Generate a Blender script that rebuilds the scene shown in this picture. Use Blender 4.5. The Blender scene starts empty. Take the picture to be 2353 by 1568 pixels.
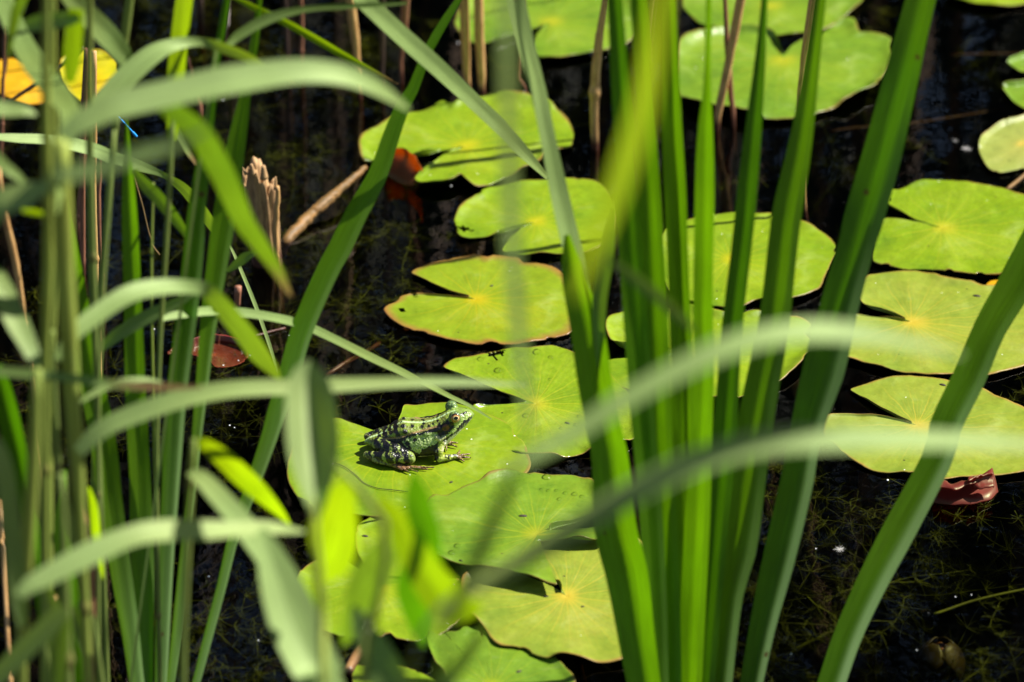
import bpy, math, random
import numpy as np
from mathutils import Vector
random.seed(7); RNG = np.random.default_rng(11)
R = math.radians
sc = bpy.context.scene
COL = sc.collection

# ------------------------------------------------------------------ camera
PITCH = R(28.0); DIST = 3.9
CAM = np.array([0.0, -DIST*math.cos(PITCH), DIST*math.sin(PITCH)])
FW = np.array([0, math.cos(PITCH), -math.sin(PITCH)])
UP = np.array([0, math.sin(PITCH), math.cos(PITCH)])
RT = np.array([1.0, 0, 0])
PXS = 0.18/2353.0            # one measured pixel at unit depth
SUN = np.array([0.965*0.63, 0.26*0.63, 0.777]); SUN /= np.linalg.norm(SUN)

cd = bpy.data.cameras.new('camera'); cam = bpy.data.objects.new('camera', cd); COL.objects.link(cam)
cam.location = CAM; cam.rotation_euler = (R(90)-PITCH, 0, 0)
cd.lens = 200; cd.sensor_width = 36; cd.clip_start = 0.05; cd.clip_end = 500
cd.dof.use_dof = True; cd.dof.aperture_fstop = 7.1
sc.camera = cam

def ray(px, py):
    return FW + RT*((px-1176.5)*PXS) + UP*((784-py)*PXS)
def onZ(px, py, z=0.0):
    d = ray(px, py); return CAM + d*((z-CAM[2])/d[2])
def onY(px, py, Y):
    d = ray(px, py); return CAM + d*((Y-CAM[1])/d[1])
K = 0.36640
OFF = {1: (0, 0), 2: (746.9, 0), 3: (1493.6, 0), 4: (0, 517.0), 5: (746.9, 517.0), 6: (1493.6, 517.0),
       7: (0, 993.9), 8: (746.9, 993.9), 9: (1493.6, 993.9), 0: None}
def tf(k, pts):
    if k == 0: return [tuple(p) for p in pts]
    ox, oy = OFF[k]
    return [(ox+p[0]*K, oy+p[1]*K) + tuple(q*K for q in p[2:3]) for p in pts]

cd.dof.focus_distance = float(np.dot(onZ(965, 1000, 0.012)-CAM, FW))

# ------------------------------------------------------------------ helpers
def tag(o, label=None, cat=None, group=None, kind=None):
    if label: o['label'] = label
    if cat: o['category'] = cat
    if group: o['group'] = group
    if kind: o['kind'] = kind
    return o
def mesh_obj(name, V, F, mat, parent=None, uv=None, smooth=True, vcol=None, mats=None, fmat=None):
    me = bpy.data.meshes.new(name)
    V = np.asarray(V, dtype=np.float64)
    if parent is not None: V = V - np.array(parent.location)
    if isinstance(F, np.ndarray):
        n, k = F.shape
        me.vertices.add(len(V)); me.vertices.foreach_set('co', V.astype(np.float32).ravel())
        me.loops.add(n*k); me.loops.foreach_set('vertex_index', F.astype(np.int32).ravel())
        me.polygons.add(n); me.polygons.foreach_set('loop_start', np.arange(0, n*k, k, dtype=np.int32))
        me.update(calc_edges=True)
    else:
        me.from_pydata(V.tolist(), [], F); me.update()
    if uv is not None:
        lay = me.uv_layers.new(name='UVMap')
        li = np.zeros(len(me.loops), dtype=np.int32); me.loops.foreach_get('vertex_index', li)
        lay.data.foreach_set('uv', np.asarray(uv, dtype=np.float32)[li].ravel())
    if vcol is not None:
        a = me.color_attributes.new('skin', 'FLOAT_COLOR', 'POINT')
        a.data.foreach_set('color', np.asarray(vcol, dtype=np.float32).ravel())
    for m in (mats or [mat]): me.materials.append(m)
    if fmat is not None: me.polygons.foreach_set('material_index', np.asarray(fmat, dtype=np.int32))
    if smooth: me.polygons.foreach_set('use_smooth', np.ones(len(me.polygons), dtype=bool))
    o = bpy.data.objects.new(name, me); COL.objects.link(o)
    if parent is not None: o.parent = parent
    return o
def empty(name, loc):
    o = bpy.data.objects.new(name, None); COL.objects.link(o); o.location = [float(c) for c in loc]
    o.empty_display_size = 0.02
    return o
def catmull(P, n):
    P = np.asarray(P, float)
    if len(P) == 2: P = np.array([P[0], (P[0]+P[1])/2, P[1]])
    E = np.vstack([2*P[0]-P[1], P, 2*P[-1]-P[-2]])
    seg = np.linalg.norm(np.diff(P[:, :3], axis=0), axis=1); s = np.concatenate([[0], np.cumsum(seg)])
    t = np.linspace(0, s[-1], n); out = []
    for v in t:
        i = min(np.searchsorted(s, v, side='right')-1, len(P)-2)
        u = (v-s[i])/max(seg[i], 1e-9)
        a, b, c, d = E[i], E[i+1], E[i+2], E[i+3]
        out.append(0.5*((2*b)+(-a+c)*u+(2*a-5*b+4*c-d)*u*u+(-a+3*b-3*c+d)*u**3))
    return np.array(out)
def norm(v): return v/np.maximum(np.linalg.norm(v, axis=-1, keepdims=True), 1e-12)
def smooth01(x, a, b):
    t = np.clip((x-a)/(b-a), 0, 1); return t*t*(3-2*t)
_T = RNG.random((32, 32, 32))
def vnoise(P):
    P = np.asarray(P, float); i = np.floor(P).astype(int); f = P-i; f = f*f*(3-2*f)
    out = 0
    for a in (0, 1):
        for b in (0, 1):
            for c in (0, 1):
                w = (f[:, 0] if a else 1-f[:, 0])*(f[:, 1] if b else 1-f[:, 1])*(f[:, 2] if c else 1-f[:, 2])
                out = out+w*_T[(i[:, 0]+a) % 32, (i[:, 1]+b) % 32, (i[:, 2]+c) % 32]
    return out
def fbm(P, o=3):
    r = 0; s = 0
    for k in range(o): r = r+vnoise(P*2**k+7.3*k)*0.5**k; s += 0.5**k
    return r/s

# ------------------------------------------------------------------ materials
def newmat(name):
    m = bpy.data.materials.new(name); m.use_nodes = True; nt = m.node_tree; nt.nodes.clear()
    out = nt.nodes.new('ShaderNodeOutputMaterial')
    return m, nt, out
def N(nt, t, **kw):
    n = nt.nodes.new(t)
    for k, v in kw.items():
        if k in n.inputs: n.inputs[k].default_value = v
        else: setattr(n, k, v)
    return n
def L(nt, a, b): nt.links.new(a, b)
def ramp(nt, fac, stops):
    r = N(nt, 'ShaderNodeValToRGB'); cr = r.color_ramp
    while len(cr.elements) < len(stops): cr.elements.new(0.5)
    for e, (p, c) in zip(cr.elements, stops):
        e.position = p; e.color = tuple(c)+(1,) if len(c) == 3 else c
    L(nt, fac, r.inputs[0]); return r.outputs[0]
def math_(nt, op, a, b=None, c=None):
    n = N(nt, 'ShaderNodeMath', operation=op)
    for k, v in enumerate((a, b, c)):
        if v is None: continue
        if isinstance(v, (int, float)): n.inputs[k].default_value = v
        else: L(nt, v, n.inputs[k])
    return n.outputs[0]
def mixc(nt, fac, a, b, bt='MIX'):
    n = N(nt, 'ShaderNodeMix', data_type='RGBA', blend_type=bt)
    for s, v in ((n.inputs[0], fac), (n.inputs[6], a), (n.inputs[7], b)):
        if isinstance(v, (int, float)): s.default_value = v
        elif isinstance(v, tuple): s.default_value = v+(1,)
        else: L(nt, v, s)
    return n.outputs[2]

def leaf_mat(name, refl, trans, tfac=0.45, gloss=0.10, rough=0.4, tip=None, veins=30, spots=0.25):
    """thin green blade: diffuse + transmitted light + waxy sheen, parallel veins along the blade"""
    m, nt, out = newmat(name)
    uv = N(nt, 'ShaderNodeTexCoord'); sep = N(nt, 'ShaderNodeSeparateXYZ'); L(nt, uv.outputs['UV'], sep.inputs[0])
    mp = N(nt, 'ShaderNodeMapping'); mp.inputs['Scale'].default_value = (veins, 3.0, 1); L(nt, uv.outputs['UV'], mp.inputs[0])
    n1 = N(nt, 'ShaderNodeTexNoise', Scale=1.0, Detail=3.0); L(nt, mp.outputs[0], n1.inputs['Vector'])
    n2 = N(nt, 'ShaderNodeTexNoise', Scale=18.0, Detail=4.0); L(nt, uv.outputs['Object'], n2.inputs['Vector'])
    f = math_(nt, 'MULTIPLY_ADD', n1.outputs[0], 1.3, 0.35)
    f2 = math_(nt, 'MULTIPLY_ADD', n2.outputs[0], 0.7, 0.65)
    f = math_(nt, 'MULTIPLY', f, f2)
    # mid rib a little paler
    mid = math_(nt, 'ABSOLUTE', math_(nt, 'SUBTRACT', sep.outputs[0], 0.5))
    mid = math_(nt, 'LESS_THAN', mid, 0.035)
    f = math_(nt, 'ADD', f, math_(nt, 'MULTIPLY', mid, 0.12))
    comb = N(nt, 'ShaderNodeCombineColor')
    for k in range(3): L(nt, f, comb.inputs[k])
    cr = mixc(nt, 1.0, refl, comb.outputs[0], 'MULTIPLY'); ct = mixc(nt, 1.0, trans, comb.outputs[0], 'MULTIPLY')
    sheen_at = N(nt, 'ShaderNodeAttribute', attribute_name='sheen_bloom')
    cr = mixc(nt, math_(nt, 'MULTIPLY', sheen_at.outputs['Fac'], 0.75), cr, (0.26, 0.40, 0.17))  # sunlit sheen and waxy bloom laid into the diffuse colour
    if tip:
        at = N(nt, 'ShaderNodeAttribute', attribute_name='dry')
        cr = mixc(nt, at.outputs['Fac'], cr, tip); ct = mixc(nt, at.outputs['Fac'], ct, tip)
    vo = N(nt, 'ShaderNodeTexVoronoi', Scale=70.0); L(nt, uv.outputs['Object'], vo.inputs['Vector'])
    gate = N(nt, 'ShaderNodeSeparateColor'); L(nt, vo.outputs['Color'], gate.inputs[0])
    fl = math_(nt, 'MULTIPLY', math_(nt, 'LESS_THAN', vo.outputs['Distance'], 0.14), math_(nt, 'GREATER_THAN', gate.outputs[0], 1.0-spots*0.35))
    cr = mixc(nt, math_(nt, 'MULTIPLY', fl, 0.8), cr, (0.10, 0.055, 0.02)); ct = mixc(nt, math_(nt, 'MULTIPLY', fl, 0.8), ct, (0.10, 0.05, 0.01))
    n3 = N(nt, 'ShaderNodeTexNoise', Scale=7.0, Detail=2.0); L(nt, uv.outputs['Object'], n3.inputs['Vector'])
    yel = math_(nt, 'MULTIPLY', math_(nt, 'SUBTRACT', n3.outputs[0], 0.45), 1.1)
    cr = mixc(nt, yel, cr, (refl[0]*1.5, refl[1]*1.05, refl[2]*0.5)); ct = mixc(nt, yel, ct, (trans[0]*1.7, trans[1]*1.0, trans[2]))
    d = N(nt, 'ShaderNodeBsdfDiffuse'); t = N(nt, 'ShaderNodeBsdfTranslucent'); L(nt, cr, d.inputs[0]); L(nt, ct, t.inputs[0])
    bmp = N(nt, 'ShaderNodeBump', Strength=0.25, Distance=0.0006); L(nt, n1.outputs[0], bmp.inputs['Height'])
    L(nt, bmp.outputs[0], d.inputs['Normal'])
    mx = N(nt, 'ShaderNodeMixShader', Fac=tfac); L(nt, d.outputs[0], mx.inputs[1]); L(nt, t.outputs[0], mx.inputs[2])
    g = N(nt, 'ShaderNodeBsdfGlossy', Roughness=rough, Color=(0.85, 1.0, 0.62, 1)); L(nt, bmp.outputs[0], g.inputs['Normal'])
    lw = N(nt, 'ShaderNodeLayerWeight', Blend=0.35)
    fr = math_(nt, 'MULTIPLY_ADD', lw.outputs['Fresnel'], gloss*1.6, gloss*0.35)
    mg = N(nt, 'ShaderNodeMixShader'); L(nt, fr, mg.inputs[0]); L(nt, mx.outputs[0], mg.inputs[1]); L(nt, g.outputs[0], mg.inputs[2])
    L(nt, mg.outputs[0], out.inputs[0])
    return m
M = {}
DRY = (0.24, 0.13, 0.06)
M['iris'] = leaf_mat('iris_green', (0.09, 0.20, 0.005), (0.20, 0.47, 0.002), 0.55, 0.035, 0.33, DRY, 40)
M['iris_dark'] = leaf_mat('iris_deep_green', (0.065, 0.16, 0.004), (0.13, 0.38, 0.002), 0.55, 0.035, 0.33, DRY, 40)
M['reed'] = leaf_mat('reed_glaucous', (0.235, 0.335, 0.105), (0.24, 0.40, 0.008), 0.38, 0.08, 0.5, DRY, 34)
M['reed_green'] = leaf_mat('reed_green', (0.16, 0.24, 0.065), (0.18, 0.35, 0.005), 0.42, 0.07, 0.45, DRY, 34)
M['lime'] = leaf_mat('lime_leaf', (0.17, 0.28, 0.012), (0.42, 0.66, 0.003), 0.6, 0.05, 0.45, DRY, 26)
M['lime_pale'] = leaf_mat('lime_pale_leaf', (0.22, 0.30, 0.045), (0.32, 0.46, 0.008), 0.5, 0.06, 0.45, DRY, 26)
M['rust'] = leaf_mat('rust_leaf', (0.26, 0.085, 0.012), (0.75, 0.26, 0.008), 0.6, 0.08, 0.4, DRY, 12)
M['crimson'] = leaf_mat('crimson_leaf', (0.17, 0.028, 0.022), (0.42, 0.08, 0.015), 0.4, 0.08, 0.4, DRY, 12)
M['stem'] = leaf_mat('reed_stem_green', (0.21, 0.28, 0.07), (0.24, 0.34, 0.01), 0.3, 0.07, 0.4, DRY, 10)
M['stem_yellow'] = leaf_mat('reed_stem_yellow', (0.30, 0.38, 0.075), (0.30, 0.37, 0.01), 0.28, 0.08, 0.4, DRY, 10)
M['willow'] = leaf_mat('broad_leaf_glaucous', (0.20, 0.29, 0.115), (0.25, 0.44, 0.003), 0.42, 0.08, 0.5, DRY, 8)

def straw_mat(name, base, dark, wet=0.012, rough=0.4):
    m, nt, out = newmat(name)
    tc = N(nt, 'ShaderNodeTexCoord'); geo = N(nt, 'ShaderNodeNewGeometry'); sep = N(nt, 'ShaderNodeSeparateXYZ'); L(nt, geo.outputs['Position'], sep.inputs[0])
    mp = N(nt, 'ShaderNodeMapping'); mp.inputs['Scale'].default_value = (8, 6, 1); L(nt, tc.outputs['UV'], mp.inputs[0])
    n1 = N(nt, 'ShaderNodeTexNoise', Scale=1.0, Detail=4.0); L(nt, mp.outputs[0], n1.inputs['Vector'])
    n2 = N(nt, 'ShaderNodeTexNoise', Scale=45.0, Detail=3.0); L(nt, tc.outputs['Object'], n2.inputs['Vector'])
    c = ramp(nt, n1.outputs[0], [(0.3, dark), (0.62, base), (0.8, tuple(min(1, x*1.25) for x in base))])
    c = mixc(nt, math_(nt, 'MULTIPLY', math_(nt, 'GREATER_THAN', n2.outputs[0], 0.62), 0.55), c, dark)
    # the foot of a stalk standing in the pond is soaked dark red-brown
    w = N(nt, 'ShaderNodeMapRange'); w.inputs[1].default_value = wet*0.35; w.inputs[2].default_value = wet; w.inputs[3].default_value = 1; w.inputs[4].default_value = 0
    L(nt, sep.outputs[2], w.inputs[0])
    c = mixc(nt, w.outputs[0], c, (0.07, 0.022, 0.010))
    p = N(nt, 'ShaderNodeBsdfPrincipled', Roughness=rough); L(nt, c, p.inputs['Base Color'])
    b = N(nt, 'ShaderNodeBump', Strength=0.5, Distance=0.0008); L(nt, n1.outputs[0], b.inputs['Height']); L(nt, b.outputs[0], p.inputs['Normal'])
    L(nt, p.outputs[0], out.inputs[0]); return m
M['straw'] = straw_mat('dry_reed_straw', (0.66, 0.40, 0.16), (0.32, 0.15, 0.05))
M['straw_red'] = straw_mat('old_reed_redbrown', (0.36, 0.16, 0.09), (0.13, 0.05, 0.03))
M['straw_dark'] = straw_mat('old_reed_dark', (0.085, 0.05, 0.04), (0.03, 0.02, 0.015))
M['wood'] = straw_mat('rotten_wood', (0.50, 0.31, 0.14), (0.20, 0.11, 0.05), 0.02, 0.8)
M['root'] = straw_mat('water_root', (0.25, 0.125, 0.03), (0.075, 0.05, 0.012), 0.0005, 0.6)
M['redstem'] = straw_mat('lily_stalk_red', (0.30, 0.03, 0.012), (0.14, 0.02, 0.01), 0.0001, 0.4)

def pad_mat(name, c1, c2, c3, rim, gloss_r=0.33, fade=0.0, spec=0.4, bump=0.55):
    m, nt, out = newmat(name)
    tc = N(nt, 'ShaderNodeTexCoord'); sep = N(nt, 'ShaderNodeSeparateXYZ'); L(nt, tc.outputs['UV'], sep.inputs[0])
    ang, f = sep.outputs[0], sep.outputs[1]
    nb = N(nt, 'ShaderNodeTexNoise', Scale=16.0, Detail=5.0, Roughness=0.6); L(nt, tc.outputs['Object'], nb.inputs['Vector'])
    ns = N(nt, 'ShaderNodeTexNoise', Scale=160.0, Detail=3.0); L(nt, tc.outputs['Object'], ns.inputs['Vector'])
    base = ramp(nt, nb.outputs[0], [(0.30, c2), (0.5, c1), (0.72, c3)])
    base = mixc(nt, 0.22, base, ramp(nt, ns.outputs[0], [(0.35, tuple(x*0.6 for x in c1)), (0.65, tuple(min(1, x*1.3) for x in c1))]))
    # veins radiating from the stalk: distorted angle, narrowing outward
    an = math_(nt, 'ADD', math_(nt, 'MULTIPLY', ang, 21.0), math_(nt, 'MULTIPLY', nb.outputs[0], 0.9))
    v = math_(nt, 'ABSOLUTE', math_(nt, 'SUBTRACT', math_(nt, 'FRACT', an), 0.5))
    v = math_(nt, 'MULTIPLY', v, f)                       # real distance from the vein line
    vm = N(nt, 'ShaderNodeMapRange'); vm.inputs[1].default_value = 0.004; vm.inputs[2].default_value = 0.028; vm.inputs[3].default_value = 1; vm.inputs[4].default_value = 0
    L(nt, v, vm.inputs[0])
    vf = math_(nt, 'MULTIPLY', vm.outputs[0], math_(nt, 'SUBTRACT', 0.95, f))
    an2 = math_(nt, 'ADD', math_(nt, 'MULTIPLY', ang, 63.0), math_(nt, 'MULTIPLY', nb.outputs[0], 5.0))
    v2 = math_(nt, 'MULTIPLY', math_(nt, 'ABSOLUTE', math_(nt, 'SUBTRACT', math_(nt, 'FRACT', an2), 0.5)), f)
    vm2 = N(nt, 'ShaderNodeMapRange'); vm2.inputs[1].default_value = 0.01; vm2.inputs[2].default_value = 0.09; vm2.inputs[3].default_value = 0.35; vm2.inputs[4].default_value = 0
    L(nt, v2, vm2.inputs[0])
    yel = (min(1, c3[0]*1.45), c3[1]*1.15, c3[2]*0.8)
    base = mixc(nt, math_(nt, 'MULTIPLY', vf, 0.75), base, yel)
    base = mixc(nt, math_(nt, 'MULTIPLY', math_(nt, 'MULTIPLY', vm2.outputs[0], 0.75), math_(nt, 'SUBTRACT', 1.05, f)), base, yel)
    nw = N(nt, 'ShaderNodeTexNoise', Scale=31.0, Detail=6.0, Roughness=0.7, Distortion=0.6); L(nt, tc.outputs['Object'], nw.inputs['Vector'])
    sheen_ = N(nt, 'ShaderNodeMapRange'); sheen_.inputs[1].default_value = 0.55; sheen_.inputs[2].default_value = 0.78; sheen_.inputs[3].default_value = 0; sheen_.inputs[4].default_value = 0.30
    L(nt, nw.outputs[0], sheen_.inputs[0]); base = mixc(nt, sheen_.outputs[0], base, (0.34, 0.42, 0.14))  # whitish sheen painted as noise patches in the pad colour
    dk_ = N(nt, 'ShaderNodeMapRange'); dk_.inputs[1].default_value = 0.42; dk_.inputs[2].default_value = 0.26; dk_.inputs[3].default_value = 0; dk_.inputs[4].default_value = 0.6
    L(nt, nw.outputs[0], dk_.inputs[0]); base = mixc(nt, dk_.outputs[0], base, (c2[0]*0.65, c2[1]*0.75, c2[2]))
    cen = N(nt, 'ShaderNodeMapRange'); cen.inputs[1].default_value = 0.02; cen.inputs[2].default_value = 0.16; cen.inputs[3].default_value = 0.75; cen.inputs[4].default_value = 0
    L(nt, f, cen.inputs[0])
    base = mixc(nt, cen.outputs[0], base, (yel[0]*1.1, yel[1], yel[2]))
    # brown rim, irregular
    rn = N(nt, 'ShaderNodeTexNoise', Scale=30.0, Detail=3.0); L(nt, tc.outputs['Object'], rn.inputs['Vector'])
    rr = math_(nt, 'ADD', f, math_(nt, 'MULTIPLY', math_(nt, 'SUBTRACT', rn.outputs[0], 0.5), 0.10))
    rm = N(nt, 'ShaderNodeMapRange'); rm.inputs[1].default_value = 0.982-fade; rm.inputs[2].default_value = 1.0; rm.inputs[3].default_value = 0; rm.inputs[4].default_value = 0.75
    L(nt, rr, rm.inputs[0])
    base = mixc(nt, rm.outputs[0], base, rim)
    # specks: dark crumbs, pale flecks
    vo = N(nt, 'ShaderNodeTexVoronoi', Scale=95.0); L(nt, tc.outputs['Object'], vo.inputs['Vector'])
    gate = N(nt, 'ShaderNodeSeparateColor'); L(nt, vo.outputs['Color'], gate.inputs[0])
    dk = math_(nt, 'MULTIPLY', math_(nt, 'LESS_THAN', vo.outputs['Distance'], 0.075), math_(nt, 'GREATER_THAN', gate.outputs[0], 0.86))
    base = mixc(nt, dk, base, (0.03, 0.02, 0.01))
    vw = N(nt, 'ShaderNodeTexVoronoi', Scale=210.0); L(nt, tc.outputs['Object'], vw.inputs['Vector']); gw = N(nt, 'ShaderNodeSeparateColor'); L(nt, vw.outputs['Color'], gw.inputs[0])
    lt = math_(nt, 'MULTIPLY', math_(nt, 'LESS_THAN', math_(nt, 'ADD', vw.outputs['Distance'], math_(nt, 'MULTIPLY', ns.outputs[0], 0.12)), math_(nt, 'MULTIPLY_ADD', gw.outputs[2], 0.10, 0.09)), math_(nt, 'LESS_THAN', gw.outputs[1], 0.045))
    base = mixc(nt, lt, base, (0.72, 0.75, 0.6))
    vb = N(nt, 'ShaderNodeTexVoronoi', Scale=17.0); L(nt, tc.outputs['Object'], vb.inputs['Vector'])
    gb = N(nt, 'ShaderNodeSeparateColor'); L(nt, vb.outputs['Color'], gb.inputs[0])
    br = math_(nt, 'MULTIPLY', math_(nt, 'LESS_THAN', math_(nt, 'ADD', vb.outputs['Distance'], math_(nt, 'MULTIPLY', ns.outputs[0], 0.08)), 0.085), math_(nt, 'GREATER_THAN', gb.outputs[0], 0.82))
    base = mixc(nt, math_(nt, 'MULTIPLY', br, 0.8), base, (0.20, 0.08, 0.02))
    p = N(nt, 'ShaderNodeBsdfPrincipled'); L(nt, base, p.inputs['Base Color'])
    p.inputs['Specular IOR Level'].default_value = spec
    rg = N(nt, 'ShaderNodeMapRange'); rg.inputs[1].default_value = 0.3; rg.inputs[2].default_value = 0.7; rg.inputs[3].default_value = gloss_r-0.08; rg.inputs[4].default_value = gloss_r+0.16
    L(nt, nw.outputs[0], rg.inputs[0]); L(nt, rg.outputs[0], p.inputs['Roughness'])
    h = math_(nt, 'ADD', math_(nt, 'MULTIPLY', vf, -0.06), math_(nt, 'ADD', math_(nt, 'MULTIPLY', nb.outputs[0], 2.2), math_(nt, 'MULTIPLY', ns.outputs[0], 0.3)))
    b = N(nt, 'ShaderNodeBump', Strength=bump, Distance=0.0022); L(nt, h, b.inputs['Height']); L(nt, b.outputs[0], p.inputs['Normal'])
    L(nt, p.outputs[0], out.inputs[0]); return m
M['pad_a'] = pad_mat('pad_bright', (0.150, 0.235, 0.006), (0.098, 0.19, 0.008), (0.215, 0.28, 0.010), (0.22, 0.10, 0.03))
M['pad_b'] = pad_mat('pad_green', (0.115, 0.205, 0.012), (0.075, 0.155, 0.014), (0.18, 0.26, 0.016), (0.20, 0.12, 0.03))
M['pad_wet'] = pad_mat('pad_wet_bright', (0.155, 0.24, 0.007), (0.10, 0.195, 0.010), (0.23, 0.30, 0.025), (0.24, 0.11, 0.03), gloss_r=0.22, spec=0.6, bump=1.0)
M['pad_red'] = pad_mat('pad_red_edged', (0.165, 0.235, 0.008), (0.13, 0.20, 0.008), (0.24, 0.26, 0.008), (0.26, 0.07, 0.035), fade=0.10)
M['pad_y'] = pad_mat('pad_yellowing', (0.185, 0.235, 0.020), (0.13, 0.20, 0.018), (0.26, 0.27, 0.035), (0.28, 0.13, 0.03), gloss_r=0.42, fade=0.02)
M['pad_pale'] = pad_mat('pad_pale', (0.21, 0.25, 0.045), (0.17, 0.21, 0.04), (0.27, 0.27, 0.06), (0.30, 0.16, 0.05), gloss_r=0.45)
M['pad_gold'] = pad_mat('pad_golden', (0.38, 0.34, 0.004), (0.28, 0.30, 0.006), (0.48, 0.28, 0.003), (0.45, 0.16, 0.01), gloss_r=0.4)
M['pad_orange'] = pad_mat('pad_orange', (0.48, 0.25, 0.006), (0.34, 0.24, 0.01), (0.58, 0.33, 0.02), (0.30, 0.08, 0.01), gloss_r=0.3)
M['pad_crimson'] = pad_mat('pad_crimson', (0.13, 0.028, 0.02), (0.06, 0.014, 0.012), (0.22, 0.07, 0.045), (0.40, 0.06, 0.05), gloss_r=0.3)
M['pad_rust'] = pad_mat('pad_rust', (0.15, 0.045, 0.012), (0.09, 0.025, 0.010), (0.21, 0.08, 0.015), (0.28, 0.04, 0.05), gloss_r=0.5)

def simple(name, col, rough=0.5, **kw):
    m, nt, out = newmat(name); p = N(nt, 'ShaderNodeBsdfPrincipled', Roughness=rough)
    n = N(nt, 'ShaderNodeTexNoise', Scale=60.0, Detail=4.0); tc = N(nt, 'ShaderNodeTexCoord'); L(nt, tc.outputs['Object'], n.inputs['Vector'])
    c = ramp(nt, n.outputs[0], [(0.3, tuple(x*0.6 for x in col)), (0.7, tuple(min(1, x*1.3) for x in col))])
    L(nt, c, p.inputs['Base Color'])
    for k, v in kw.items(): p.inputs[k].default_value = v
    L(nt, p.outputs[0], out.inputs[0]); return m
M['weed'] = simple('pond_weed', (0.066, 0.080, 0.005), 0.6, **{'Specular IOR Level': 0.08})
M['mud'] = simple('pond_mud', (0.012, 0.010, 0.006), 0.9)
M['soil'] = simple('bank_soil', (0.05, 0.035, 0.02), 0.9)
M['farreed'] = simple('far_reed', (0.03, 0.045, 0.015), 0.6)
M['farleaf'] = simple('far_leaf', (0.02, 0.032, 0.010), 0.7)
M['foam'] = simple('bubble_film', (0.75, 0.78, 0.8), 0.15)
M['crumb'] = simple('dark_crumb', (0.03, 0.02, 0.012), 0.7)
M['thread'] = simple('dry_thread', (0.30, 0.19, 0.08), 0.5)
M['down'] = simple('seed_down', (0.75, 0.73, 0.70), 0.8)
M['bud'] = simple('lily_bud', (0.045, 0.030, 0.010), 0.5)
M['bud_in'] = simple('lily_bud_core', (0.20, 0.07, 0.035), 0.35)
def drop_mat():
    m, nt, out = newmat('clear_water_drop')
    n = N(nt, 'ShaderNodeTexNoise', Scale=200.0); b = N(nt, 'ShaderNodeBump', Strength=0.02); L(nt, n.outputs[0], b.inputs['Height'])
    t = N(nt, 'ShaderNodeBsdfTransparent', Color=(0.96, 0.97, 0.93, 1)); g = N(nt, 'ShaderNodeBsdfGlossy', Roughness=0.06); L(nt, b.outputs[0], g.inputs['Normal'])
    fr = N(nt, 'ShaderNodeFresnel', IOR=1.22); mx = N(nt, 'ShaderNodeMixShader'); L(nt, fr.outputs[0], mx.inputs[0]); L(nt, t.outputs[0], mx.inputs[1]); L(nt, g.outputs[0], mx.inputs[2])
    L(nt, mx.outputs[0], out.inputs[0]); return m
M['drop'] = drop_mat()

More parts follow.
